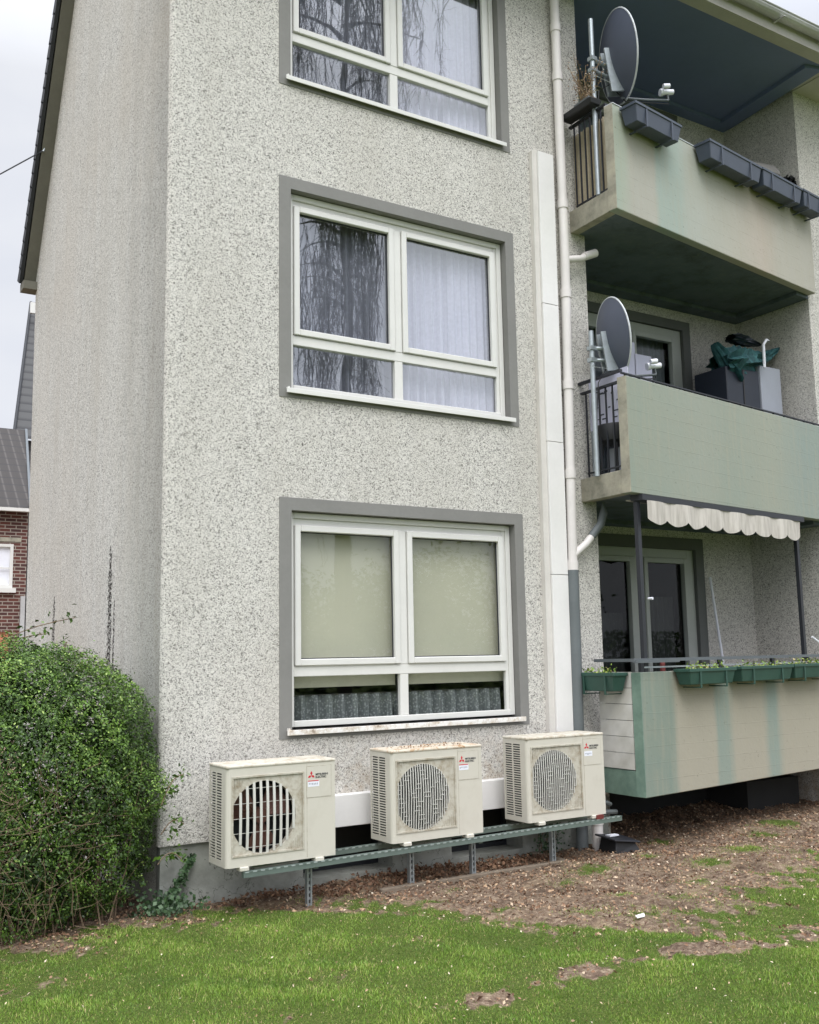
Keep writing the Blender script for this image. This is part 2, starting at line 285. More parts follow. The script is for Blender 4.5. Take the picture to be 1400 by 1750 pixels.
# ================================================================== mesh helpers
class MB:
    def __init__(s): s.v=[];s.f=[];s.uv={}
    def add(s,vs,fs):
        o=len(s.v); s.v+= [tuple(v) for v in vs]; s.f+=[tuple(i+o for i in f) for f in fs]; return s
    def box(s,x0,x1,y0,y1,z0,z1,T=None):
        vs=[(x,y,z) for x in (x0,x1) for y in (y0,y1) for z in (z0,z1)]
        if T: vs=[T(*v) for v in vs]
        return s.add(vs,[(0,1,3,2),(4,6,7,5),(0,4,5,1),(2,3,7,6),(0,2,6,4),(1,5,7,3)])
    def hexa(s,vs): return s.add(vs,[(0,1,3,2),(4,6,7,5),(0,4,5,1),(2,3,7,6),(0,2,6,4),(1,5,7,3)])
    def quad(s,*p): return s.add(p,[tuple(range(len(p)))])
    def tube(s,pts,r,n=8,cap=True):
        pts=[Vector(p) for p in pts]; rs=r if hasattr(r,'__len__') else [r]*len(pts)
        rings=[];o=len(s.v)
        ref=None
        for i,p in enumerate(pts):
            t=(pts[min(i+1,len(pts)-1)]-pts[max(i-1,0)]).normalized()
            if ref is None: ref=Vector((0,0,1)) if abs(t.z)<.9 else Vector((1,0,0))
            a=t.cross(ref).normalized(); b=t.cross(a).normalized(); ref=-b if False else ref
            for k in range(n):
                an=2*math.pi*k/n; s.v.append(tuple(p+(a*math.cos(an)+b*math.sin(an))*rs[i]))
        for i in range(len(pts)-1):
            for k in range(n):
                s.f.append((o+i*n+k,o+i*n+(k+1)%n,o+(i+1)*n+(k+1)%n,o+(i+1)*n+k))
        if cap:
            s.f.append(tuple(o+k for k in range(n))[::-1]); s.f.append(tuple(o+(len(pts)-1)*n+k for k in range(n)))
        return s
    def prism(s,poly,d):   # poly: 3D points, d: extrude vector
        n=len(poly); d=Vector(d); a=[Vector(p) for p in poly]; b=[p+d for p in a]
        return s.add(a+b,[tuple(range(n))[::-1],tuple(range(n,2*n))]+[(i,(i+1)%n,(i+1)%n+n,i+n) for i in range(n)])
    def build(s,name,mat,parent=None,bevel=0,smooth=False,uv=None,seg=1):
        org=Vector((0,0,0))
        if parent is not None: org=root_of(parent)
        me=bpy.data.meshes.new(name); me.from_pydata([tuple(Vector(v)-org) for v in s.v],[],s.f); me.update()
        if uv:
            L=me.uv_layers.new(name='UVMap')
            for l in me.loops: L.data[l.index].uv=uv(*(me.vertices[l.vertex_index].co+org))
        me.materials.append(mat)
        if smooth:
            me.polygons.foreach_set('use_smooth',[True]*len(me.polygons))
        o=bpy.data.objects.new(name,me); COL.objects.link(o)
        if parent is not None: o.parent=parent
        if bevel:
            bv=o.modifiers.new('bevel','BEVEL'); bv.width=bevel; bv.segments=seg; bv.limit_method='ANGLE'
        if smooth:
            es=o.modifiers.new('edge','EDGE_SPLIT'); es.split_angle=R_(40)
        return o
ORG={}
def root_of(p):
    while p.parent is not None: p=p.parent
    return ORG.get(p.name,Vector((0,0,0)))
def tag(o,label=None,cat=None,group=None,kind=None):
    if label:o['label']=label
    if cat:o['category']=cat
    if group:o['group']=group
    if kind:o['kind']=kind
    return o
def thing(name,label,cat,loc,group=None,parent=None):
    o=bpy.data.objects.new(name,None); COL.objects.link(o); o.empty_display_size=.1
    if parent is not None: o.parent=parent; return o
    o.location=loc; ORG[o.name]=Vector(loc); tag(o,label,cat,group); return o
def copy_tree(o,parent=None,delta=None):
    c=o.copy(); COL.objects.link(c)
    if parent is not None: c.parent=parent
    elif delta is not None:
        c.location=Vector(o.location)+Vector(delta); ORG[c.name]=Vector(c.location)
    for ch in list(o.children): copy_tree(ch,c)
    return c
def cloud_mesh(name,V,F,mat,tint=None,parent=None,smooth=False):
    # V (n,3), F (m,k) numpy; tint per face
    me=bpy.data.meshes.new(name)
    V=np.asarray(V,dtype=np.float32)
    if parent is not None: V=V-np.array(root_of(parent),dtype=np.float32)
    F=np.asarray(F,dtype=np.int32); m_,k=F.shape
    me.vertices.add(len(V)); me.vertices.foreach_set('co',V.ravel())
    me.loops.add(m_*k); me.loops.foreach_set('vertex_index',F.ravel())
    me.polygons.add(m_); me.polygons.foreach_set('loop_start',np.arange(0,m_*k,k,dtype=np.int32))
    try: me.polygons.foreach_set('loop_total',np.full(m_,k,dtype=np.int32))
    except Exception: pass
    me.update(calc_edges=True)
    if tint is not None:
        a=me.attributes.new('tint','FLOAT','FACE'); a.data.foreach_set('value',np.asarray(tint,dtype=np.float32))
    me.materials.append(mat)
    o=bpy.data.objects.new(name,me); COL.objects.link(o)
    if parent is not None:o.parent=parent
    return o
def leaves(P,size,up=.4,asp=.55,fold=True,nrm=None,jit=1.):
    """diamond leaves at points P"""
    n=len(P); d=rng.normal(size=(n,3)); d/=np.linalg.norm(d,axis=1)[:,None]
    if nrm is not None:
        nn=nrm+rng.normal(size=(n,3))*jit; nn/=np.linalg.norm(nn,axis=1)[:,None]
    else:
        nn=rng.normal(size=(n,3)); nn[:,2]=np.abs(nn[:,2])+up; nn/=np.linalg.norm(nn,axis=1)[:,None]
    a=np.cross(nn,d); a/=np.linalg.norm(a,axis=1)[:,None]; b=np.cross(nn,a)
    s=size*rng.uniform(.65,1.3,size=(n,1))
    tip=P+a*s; base=P-a*s; l=P+b*s*asp+nn*s*.2; r=P-b*s*asp+nn*s*.2
    V=np.stack([base,l,tip,r],1).reshape(-1,3); F=np.arange(n*4).reshape(n,4)
    return V,F

# ================================================================== ground
GZ=-.2
YB=[(-9,-.7),(-1.6,-.55),(-.6,-.42),(0,-.3),(.7,-.3),(1.24,-.68),(1.6,-1.2),(1.85,-1.95),(2.3,-2.3),(3,-2.48),(3.4,-2.35),(3.9,-2.1),(4.6,-1.9),(5.2,-1.75),(6.5,-1.5),(16,-1.3)]
def turf_mask(x,y):
    yb=np.interp(x,[p[0] for p in YB],[p[1] for p in YB])
    nz=.16*np.sin(x*7.1+y*3.3)+.12*np.sin(x*17+1+y*11)+.1*np.sin(x*31-y*27)+.08*np.sin(x*53+3*np.sin(y*37))
    m=np.clip((yb-y+nz*1.3)/.95+.42,0,1)
    for (cx,cy_,rx,ry,an,st) in ((2.85,-3.12,.75,.13,-.26,.95),(2.2,-2.96,.32,.1,-.2,.7),(1.45,-2.9,.55,.13,.05,.42),(.85,-2.97,.5,.12,.0,.33),(.2,-2.2,.3,.14,.3,.22),(-.3,-2.6,.4,.15,-.2,.22),(-1.35,-1.35,.35,.2,0,.5),(1.2,-1.7,.35,.22,.4,.2),(3.4,-3.0,.3,.1,-.3,.6)):
        dx=x-cx;dy=y-cy_;c_,s_=math.cos(an),math.sin(an);u=(dx*c_+dy*s_)/rx;v=(-dx*s_+dy*c_)/ry
        m=m-np.exp(-(u*u+v*v)**1.5*.7)*st*(1+.7*nz/.16)
    # green weeds inside the soil
    for (cx,cy_,r) in ((2.45,-1.9,.14),(3.45,-.85,.22),(3.0,-1.05,.12),(4.5,-1.2,.2),(3.9,-1.6,.16),(2.0,-1.5,.1),(1.7,-1.0,.12),(2.7,-2.2,.16),(3.3,-2.0,.18),(5.2,-1.0,.25),(5.9,-.6,.2),(4.9,-.2,.15),(3.0,-1.7,.09),(1.3,-.6,.12),(4.2,-.75,.1),(6.5,-.3,.3),(2.1,-.75,.08)):
        m=np.maximum(m,np.exp(-(((x-cx)**2*.5+(y-cy_)**2)/r**2))*(.62+.5*nz))
    return np.clip(m,0,1)
def gz(x,y):
    s=np.clip((y+.9)/1.6,0,1)*np.clip((x-4.2)/.8,0,1)
    return GZ+.018*np.sin(x*2.3+y*1.1)*np.sin(y*2.9-x*.7)+.010*np.sin(x*9+y*7)+.006*np.sin(x*23-y*19)+.012*(1-turf_mask(x,y))*np.sin(x*37+2*np.sin(y*29))*np.sin(y*41+1.7*np.sin(x*23))+s*.02
def grid(x0,x1,y0,y1,st,fine=True,hole=None):
    xs=np.arange(x0,x1+1e-6,st); ys=np.arange(y0,y1+1e-6,st)
    return xs,ys
ax=np.concatenate([[-400,-150,-60,-25,-12,-6],np.arange(-4,9.01,.06),[10,12,16,25,60,150,400]])
ay=np.concatenate([[-400,-150,-60,-25,-12,-7],np.arange(-5.4,3.01,.06),[4,6,10,20,50,150,400]])
X_,Y_=np.meshgrid(ax,ay,indexing='ij'); 
near=((X_>-5)&(X_<9.5)&(Y_>-6)&(Y_<3.5))
Z_=np.where(near,gz(X_,Y_),GZ)
V=np.stack([X_,Y_,Z_],-1).reshape(-1,3); ny=len(ay)
I=np.arange((len(ax)-1)*len(ay)).reshape(len(ax)-1,ny)[:,:-1].ravel()
F=np.stack([I,I+ny,I+ny+1,I+1],1)
gr=cloud_mesh('ground',V,F,GRD); tag(gr,kind='structure',label='soil bed and lawn soil below the building',cat='ground')
a=gr.data.attributes.new('turf','FLOAT','POINT'); a.data.foreach_set('value',turf_mask(V[:,0],V[:,1]).astype(np.float32))
gr.data.polygons.foreach_set('use_smooth',[True]*len(gr.data.polygons))
# grass
def blades(n,x0,x1,y0,y1,hmin,hmax,wd):
    x=rng.uniform(x0,x1,n); y=rng.uniform(y0,y1,n)
    mk=turf_mask(x,y); keep=rng.uniform(size=n)<mk**1.2
    keep&=~((x>-.02)&(y>-.02))
    if wd>.0025: keep&=~((x>-3.2)&(x<6.5)&(y>-5.2))
    x=x[keep];y=y[keep];mk=mk[keep];n=len(x)
    clump=.5+.5*np.sin(x*5.3+2*np.sin(y*3.1))*np.sin(y*6.1+1.5*np.sin(x*2.7)); fine=.5+.5*np.sin(x*19+3*np.sin(y*13))*np.sin(y*23)
    h=(hmin+(hmax-hmin)*rng.uniform(size=n)**1.6)*(.55+.6*clump)*(.45+.55*mk)
    an=rng.uniform(0,2*np.pi,n); le=rng.uniform(.1,.9,n)*h; dx=np.cos(an)*le; dy=np.sin(an)*le
    a2=rng.uniform(0,2*np.pi,n); wx=np.cos(a2)*wd; wy=np.sin(a2)*wd; z=gz(x,y)-.004
    b0=np.stack([x-wx,y-wy,z],1); b1=np.stack([x+wx,y+wy,z],1)
    m0=np.stack([x+dx*.35-wx*.8,y+dy*.35-wy*.8,z+h*.6],1); m1=np.stack([x+dx*.35+wx*.8,y+dy*.35+wy*.8,z+h*.6],1)
    t=np.stack([x+dx,y+dy,z+h],1)
    V=np.stack([b0,b1,m1,m0,t],1).reshape(-1,3); o=np.arange(n)*5
    F3=np.concatenate([np.stack([o,o+1,o+2],1),np.stack([o,o+2,o+3],1),np.stack([o+3,o+2,o+4],1)])
    patch=.5+.25*np.sin(x*1.9+y*2.7+1)*np.sin(y*1.3-x*.8)+.3*np.sin(x*6.7+2*np.sin(y*4.1))*np.sin(y*8.3+1.7*np.sin(x*5.2))
    tint=np.clip(rng.normal(.42,.16,n)+(clump-.5)*.3+(patch-.5)*.36+(fine-.5)*.12-.0*mk,0,.88)
    dry=rng.uniform(size=n)<(.05+.3*(1-mk)+.06*patch); tint=np.where(dry,rng.uniform(.9,1,n),tint)
    return V,F3,np.tile(tint,3)
Vs=[];Fs=[];Ts=[];o=0
for a in ((850000,-3.2,6.5,-5.2,-.2,.010,.030,.00135),(70000,-7,14,-9.5,-.3,.015,.035,.003)):
    v,f,t=blades(*a); Vs.append(v);Fs.append(f+o);Ts.append(t);o+=len(v)
gs=cloud_mesh('lawn_grass',np.concatenate(Vs),np.concatenate(Fs),GRASS,np.concatenate(Ts)); tag(gs,'short green lawn grass around the bare soil','grass',kind='stuff')
# leaf litter and crumbs on the soil
n=70000; x=rng.uniform(-1.9,9,n);y=rng.uniform(-3.4,1.1,n); k=(rng.uniform(size=n)<(1-turf_mask(x,y))**1.2)&~((x>-.02)&(x<4.4)&(y>-.02))
k&=rng.uniform(size=n)<np.where(y>-.9,.9,.55)
x=x[k];y=y[k]; P=np.stack([x,y,gz(x,y)+rng.uniform(.003,.016,len(x))],1)
nr=np.tile([0,0,1.],(len(x),1)); V,F=leaves(P,np.minimum(.0105*np.exp(rng.normal(0,.35,(len(P),1))),.017)*np.where(turf_mask(x,y)>.6,.6,1.)[:,None],nrm=nr,jit=.6,asp=.6)
n2=2600;x=rng.uniform(-3,6,n2);y=rng.uniform(-5,-.5,n2);k=rng.uniform(size=n2)<.45;x=x[k];y=y[k];P2=np.stack([x,y,gz(x,y)+.02],1);V2,F2=leaves(P2,.009,nrm=np.tile([0,0,1.],(len(x),1)),jit=.6,asp=.5)
xw=np.concatenate([rng.uniform(1.1,3.45,1500),rng.uniform(.45,1.1,260)]);yw=rng.uniform(-.42,-.02,len(xw));yw=np.where(xw<1.1,rng.uniform(-.16,-.02,len(xw)),yw);P3=np.stack([xw,yw,gz(xw,yw)+rng.uniform(.0,.05,len(xw))],1);V3,F3=leaves(P3,.017,nrm=np.tile([0,0,1.],(len(xw),1)),jit=.9,asp=.6)
FF=np.concatenate([F,F2+len(V),F3+len(V)+len(V2)]); tt=np.concatenate([rng.beta(2,2.2,len(F)),rng.uniform(.6,1,len(F2)),rng.uniform(0,.5,len(F3))])
lt=cloud_mesh('leaf_litter',np.concatenate([V,V2,V3]),FF,DRYL,tt); tag(lt,'dry brown leaves and chips scattered on the bare soil','leaf litter',kind='stuff')

# ================================================================== apartment building
P_=2.81; ZB=[.965,.965+P_,.965+2*P_]; LX=4.45; XR=8.08; RD=1.12; EAVE=8.62
bld=thing('apartment_building','grey roughcast apartment block with grey framed windows, green balconies and white downpipe','building',(0,0,GZ))
def wallgrid(mb,xs0,xs1,zs0,zs1,holes,fn,reveal=.12,rdir=1):
    xs=sorted({xs0,xs1,*[h[0] for h in holes],*[h[1] for h in holes]}); zs=sorted({zs0,zs1,*[h[2] for h in holes],*[h[3] for h in holes]})
    for i in range(len(xs)-1):
        for j in range(len(zs)-1):
            cx=(xs[i]+xs[i+1])/2;cz=(zs[j]+zs[j+1])/2
            if any(h[0]<cx<h[1] and h[2]<cz<h[3] for h in holes): continue
            mb.quad(fn(xs[i],0,zs[j]),fn(xs[i+1],0,zs[j]),fn(xs[i+1],0,zs[j+1]),fn(xs[i],0,zs[j+1]))
OP=[(1.08,3.40,zb+.07,zb+1.855) for zb in ZB]
mb=MB(); wallgrid(mb,0.05,LX,.245,EAVE+.05,OP,lambda x,d,z:(x,d,z))
# rounded corner strip
for i in range(4):
    a0,a1=i*math.pi/8,(i+1)*math.pi/8
    p=lambda a:(.05-.05*math.sin(a),.05-.05*math.cos(a))
    (xa,ya),(xb,yb)=p(a0),p(a1); mb.quad((xb,yb,.245),(xa,ya,.245),(xa,ya,EAVE+.05),(xb,yb,EAVE+.05))
# lower lip of the render over the recessed plinth
mb.quad((0,0,.245),(LX,0,.245),(LX,.03,.245),(0,.03,.245))
# facade end at the loggia and the continuing wall at the right
mb.quad((LX,0,-.4),(LX,RD,-.4),(LX,RD,EAVE+.05),(LX,0,EAVE+.05))
mb.quad((XR,RD,-.4),(XR,-.0,-.4),(XR,-.0,EAVE+.05),(XR,RD,EAVE+.05))
mb.quad((XR,0,-.4),(13,0,-.4),(13,0,EAVE+.05),(XR,0,EAVE+.05))
mb.build('facade_wall',STUCCO,bld)
# gable
mb=MB(); mb.quad((0,.05,-.3),(0,.05,8.7),(0,2.0,11.52),(0,4.942,6.257),(0,4.83,-.3))
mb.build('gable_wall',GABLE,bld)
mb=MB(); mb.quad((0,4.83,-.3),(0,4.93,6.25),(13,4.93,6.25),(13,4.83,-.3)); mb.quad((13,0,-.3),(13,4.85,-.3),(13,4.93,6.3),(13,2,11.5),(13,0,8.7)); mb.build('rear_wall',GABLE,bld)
# roof
mb=MB()
f0,r0,b0=(-.62,8.72),(2.0,11.66),(5.05,6.24)
for (a,b) in ((f0,r0),(r0,b0)):
    mb.hexa([(x,y,z+dz) for x in(-.14,13.1) for (y,z) in(a,b) for dz in(0,.09)])
mb.build('roof',SLATE_D,bld)
mb=MB() # verge soffit board (grey) below the tile edge, along the gable
mb.hexa([(-.0,4.96,6.22),(-.0,3.383,9.05),(-.135,4.96,6.22),(-.135,3.383,9.05),(-.0,5.02,6.34),(-.0,3.443,9.17),(-.135,5.02,6.34),(-.135,3.443,9.17)])
mb.hexa([(-.0,3.383,9.05),(-.0,2.0,11.52),(-.135,3.383,9.05),(-.135,2.0,11.52),(-.0,3.443,9.17),(-.0,2.06,11.64),(-.135,3.443,9.17),(-.135,2.06,11.64)])
mb.build('verge_board',VERGE,bld)
mb=MB()
tn=38
for i in range(tn):
    t0,t1=i/tn,(i+1.12)/tn
    A=Vector((0,5.0,6.2));B=Vector((0,2.02,11.56)); p0=A.lerp(B,t0);p1=A.lerp(B,t1); nn=Vector((0,.87,.49))
    mb.hexa([tuple(p+Vector((xx,0,0))+nn*d) for xx in(-.15,-.19) for p,e in((p0,.03),(p1,0)) for d in(-.03+e*.3,.09+e)])
mb.build('verge_tiles',SLATE_D,bld)
mb=MB().box(-.16,.02,4.86,5.06,6.10,6.2); mb.build('gutter_end',VERGE,bld)
mb=MB().tube([(0,4.206,7.6),(-.10,4.2,7.62),(-.12,4.2,7.56)],.012,6); mb.build('wall_hook',GALV,bld)
cb=MB(); pts=[Vector((-.11,4.2,7.58)).lerp(Vector((-1.6,-.2,4.9)),t)-Vector((0,0,.12*4*t*(1-t))) for t in np.linspace(0,1,13)]
# wire runs away to the left towards the street
pts=[Vector((-.11,4.2,7.58)).lerp(Vector((-9.0,9.0,1.9)),t)-Vector((0,0,.5*4*t*(1-t)*.3)) for t in np.linspace(0,1,15)]
tag(MB().tube(pts,.008,5).build('overhead_cable',IRON),'thin black cable running from the gable hook to the left','cable')
def ring(mb,x0,x1,z0,z1,w_,y0,y1,wt=None):
    wt=wt or w_
    mb.box(x0,x0+w_,y0,y1,z0,z1).box(x1-w_,x1,y0,y1,z0,z1).box(x0+w_,x1-w_,y0,y1,z0,z0+w_).box(x0+w_,x1-w_,y0,y1,z1-wt,z1)
# plinth with cellar openings
CO=[(1.19,1.83,-.14,.5),(2.64,3.39,-.14,.5)]
CO=[(1.19,2.02,-.14,.24),(2.62,3.40,-.14,.24)]
mb=MB(); wallgrid(mb,.02,LX,-.5,.245,CO,lambda x,d,z:(x,.03,z)); mb.quad((.02,.03,-.5),(.02,.03,.245),(.02,4.8,.245),(.02,4.8,-.5))
for h in CO:
    mb.quad((h[0],.03,h[2]),(h[0],.33,h[2]),(h[0],.33,h[3]),(h[0],.03,h[3])); mb.quad((h[1],.33,h[2]),(h[1],.03,h[2]),(h[1],.03,h[3]),(h[1],.33,h[3]))
    mb.quad((h[0],.03,h[2]),(h[1],.03,h[2]),(h[1],.33,h[2]),(h[0],.33,h[2]))
mb.build('plinth',PLINTH,bld)
for h in CO:
    f=MB().box(h[0],h[1],.3,.33,h[2],h[3]); f=f.build('cellar_window',ACDK,bld)
    m5=MB(); ring(m5,h[0],h[1],h[2],h[3],.04,.27,.3); m5.box((h[0]+h[1])/2-.02,(h[0]+h[1])/2+.02,.27,.3,h[2]+.04,h[3]-.04).build('frame',IRON,f)
# loggia back wall with door openings
HB=[(4.6,7.06,0.32,2.83),(4.6,7.06,3.3,5.62),(4.6,7.06,6.1,8.44)]
mb=MB(); wallgrid(mb,LX,XR,-.5,EAVE+.05,HB,lambda x,d,z:(x,RD,z)); mb.build('loggia_wall',STUCCO,bld)
# surrounds (paint bands 4 mm proud of the render, 2 cm around the reveal)
def surround(x0,x1,z0,z1,hx0,hx1,hz0,hz1,y,dep,mat):
    mb=MB(); e=.006
    mb.box(x0,hx0,y-e,y,z0,z1).box(hx1,x1,y-e,y,z0,z1).box(hx0,hx1,y-e,y,z0,hz0).box(hx0,hx1,y-e,y,hz1,z1)
    mb.box(hx0-.02,hx0,y,y+dep,hz0,hz1).box(hx1,hx1+.02,y,y+dep,hz0,hz1).box(hx0,hx1,y,y+dep,hz1,hz1+.02).box(hx0,hx1,y,y+dep,hz0-.02,hz0)
    return mb.build('window_surround',mat,bld)
for i,zb in enumerate(ZB): surround(.97,3.5,zb,zb+1.96,*OP[i],0,.13,SURR)
for h,(x1,zt) in zip(HB,((7.2,2.97),(7.19,5.74),(7.19,8.56))): surround(4.46,x1,h[2]-.1,zt,*h,RD,.1,DSURR)
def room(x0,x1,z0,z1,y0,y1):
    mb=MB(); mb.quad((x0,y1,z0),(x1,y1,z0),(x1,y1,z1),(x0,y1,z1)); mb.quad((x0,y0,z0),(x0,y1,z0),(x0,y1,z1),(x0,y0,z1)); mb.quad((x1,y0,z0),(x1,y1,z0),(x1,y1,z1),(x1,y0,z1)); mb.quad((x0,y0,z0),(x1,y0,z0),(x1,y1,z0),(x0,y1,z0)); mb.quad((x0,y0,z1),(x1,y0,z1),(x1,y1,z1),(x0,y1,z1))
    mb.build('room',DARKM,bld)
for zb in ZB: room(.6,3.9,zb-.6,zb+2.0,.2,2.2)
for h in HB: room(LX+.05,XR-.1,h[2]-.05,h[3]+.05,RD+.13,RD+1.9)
def folds(x0,x1,z0,z1,y,amp,n,mat,name,par,droop=0,jit=.3):
    mb=MB(); xs=np.linspace(x0,x1,n*8+1); ph=np.cumsum(rng.uniform(1-jit,1+jit,len(xs)))*2*math.pi/8
    a=[(x,y+amp*math.sin(p),z0+droop*abs(math.sin(p*.5))) for x,p in zip(xs,ph)]; b=[(x,y+amp*.7*math.sin(p+.4),z1) for x,p in zip(xs,ph)]
    for i in range(len(xs)-1): mb.quad(a[i],a[i+1],b[i+1],b[i])
    return mb.build(name,mat,par,smooth=False)
for i,zb in enumerate(ZB):
    W=thing('window',None,None,None,parent=bld)
    mat=PVC if i!=0 else PVC
    mb=MB(); x0,x1,z0,z1=1.085,3.395,zb+.085,zb+1.85
    ring(mb,x0,x1-.0,z0,z1,.05,.07,.125)
    mb.box(x1-.085,x1-.05,.085,.125,z0+.05,z1-.05)          # roller guide beside the right sash
    mb.box(x0+.05,x1-.085,.09,.125,z1-.11,z1-.05)            # stepped head
    mb.box(x0+.05,x1-.085,.076,.125,zb+.49,zb+.575)          # transom
    mb.box(2.16,2.235,.073,.125,zb+.575,z1-.11); mb.box(2.155,2.24,.078,.125,z0+.05,zb+.49)  # mullion
    mb.build('frame',PVC,W,bevel=.004)
    for (sx0,sx1) in ((1.14,2.155),(2.24,3.305)):
        s=MB(); ring(s,sx0,sx1,zb+.578,zb+1.745,.055,.055,.11); sa=s.build('sash',PVC,W,bevel=.006)
        g=MB().quad((sx0+.05,.1,zb+.62),(sx1-.05,.1,zb+.62),(sx1-.05,.1,zb+1.7),(sx0+.05,.1,zb+1.7)).build('pane',GLASS if i else GLASSL,W)
        s=MB(); ring(s,sx0+.055,sx1-.055,zb+.633,zb+1.69,.008,.09,.1); s.build('pane_seal',IRON,W)
    for (sx0,sx1) in ((1.13,2.16),(2.235,3.315)):
        MB().quad((sx0,.112,zb+.13),(sx1,.112,zb+.13),(sx1,.112,zb+.5),(sx0,.112,zb+.5)).build('pane',GLASS if i else GLASSL,W)
    MB().box(1.05,3.41,-.045,.08,zb+.062,zb+.07).box(1.02,3.43,-.05,-.042,zb+.03,zb+.072).box(1.035,1.05,-.045,0,zb+.062,zb+.085).build('sill',SILL if i==0 else PVC,W,bevel=.003)
    if i==0:
        o_=MB().box(1.12,2.17,.19,.194,zb+.395,zb+1.8).box(2.2,3.36,.19,.194,zb+.395,zb+1.8).build('roller_blind',BLIND,W)
        o_=folds(1.1,2.2,zb+.08,zb+.33,.24,.045,9,LACE,'lace_curtain',W); folds(2.2,3.36,zb+.08,zb+.33,.24,.045,9,LACE,'lace_curtain',W)
        MB().tube([(1.1,.24,zb+.33),(3.36,.24,zb+.33)],.006,6).build('curtain_rod',DARKM,W)
    else:
        folds(1.1,2.22,zb+.1,zb+1.8,.24,.03,15,CURTG if i==2 else CURTG,'net_curtain',W,.0)
        folds(2.22,3.0,zb+.1,zb+1.8,.24,.03,8,CURT,'net_curtain',W); folds(2.85,3.38,zb+.1,zb+1.8,.21,.02,6,CURT,'side_curtain',W)
# small dark red box behind the lower right pane of the middle window
# loggia doors
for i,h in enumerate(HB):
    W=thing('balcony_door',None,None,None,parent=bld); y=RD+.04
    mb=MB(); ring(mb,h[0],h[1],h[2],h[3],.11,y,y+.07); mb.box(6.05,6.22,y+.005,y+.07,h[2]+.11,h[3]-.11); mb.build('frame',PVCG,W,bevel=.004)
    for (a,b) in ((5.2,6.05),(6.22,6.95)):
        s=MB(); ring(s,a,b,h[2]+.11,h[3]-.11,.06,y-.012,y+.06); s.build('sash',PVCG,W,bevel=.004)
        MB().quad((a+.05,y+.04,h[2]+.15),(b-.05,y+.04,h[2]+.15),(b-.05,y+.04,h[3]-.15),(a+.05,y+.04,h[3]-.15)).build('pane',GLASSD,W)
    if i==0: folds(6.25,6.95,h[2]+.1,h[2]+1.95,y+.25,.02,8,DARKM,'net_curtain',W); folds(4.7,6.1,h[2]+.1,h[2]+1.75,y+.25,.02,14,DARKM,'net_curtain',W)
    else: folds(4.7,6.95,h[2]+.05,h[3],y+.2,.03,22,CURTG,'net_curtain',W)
# ceilings / soffits of the loggias with downstand rims
mb=MB().quad((LX,-.55,EAVE),(7.95,-.55,EAVE),(XR,RD,EAVE),(LX,RD,EAVE)); 
mb.box(-.1,LX,-.3,.0,EAVE+.01,EAVE+.05)
mb.box(LX,XR,RD-.16,RD,EAVE-.05,EAVE+.02).hexa([(7.72,-.45,EAVE-.05),(7.72,-.45,EAVE+.02),(7.86,RD-.16,EAVE-.05),(7.86,RD-.16,EAVE+.02),(7.95,-.52,EAVE-.05),(7.95,-.52,EAVE+.02),(XR,RD-.16,EAVE-.05),(XR,RD-.16,EAVE+.02)])
mb.build('eave_ceiling',CEILB,bld)
mb=MB().box(LX,13.1,-.72,-.56,EAVE-.02,EAVE+.16).box(-.14,LX,-.34,-.301,EAVE-.02,EAVE+.16).box(XR,13.1,-.56,0,EAVE-.02,EAVE+.02).box(7.95,XR,-.56,0,EAVE-.01,EAVE+.03); mb.build('eave_board',FASCIA,bld)
gt=[]
for k in range(9):
    a=math.pi*k/8; gt.append((-.80-.075*math.cos(a),EAVE+.16-.075*math.sin(a)))
mb=MB()
for k in range(8):
    mb.quad((4.3,*gt[k]),(13.1,*gt[k]),(13.1,*gt[k+1]),(4.3,*gt[k+1]))
mb.tube([(4.3,-.875,EAVE+.16),(13.1,-.875,EAVE+.16)],.011,6); mb.build('gutter',ZINC,bld)
mb=MB()
for x in np.arange(4.4,12.9,.8): mb.box(x,x+.03,-.884,-.72,EAVE+.075,EAVE+.083)
# gutter brackets
mb.build('gutter_bracket',ZINC,bld)
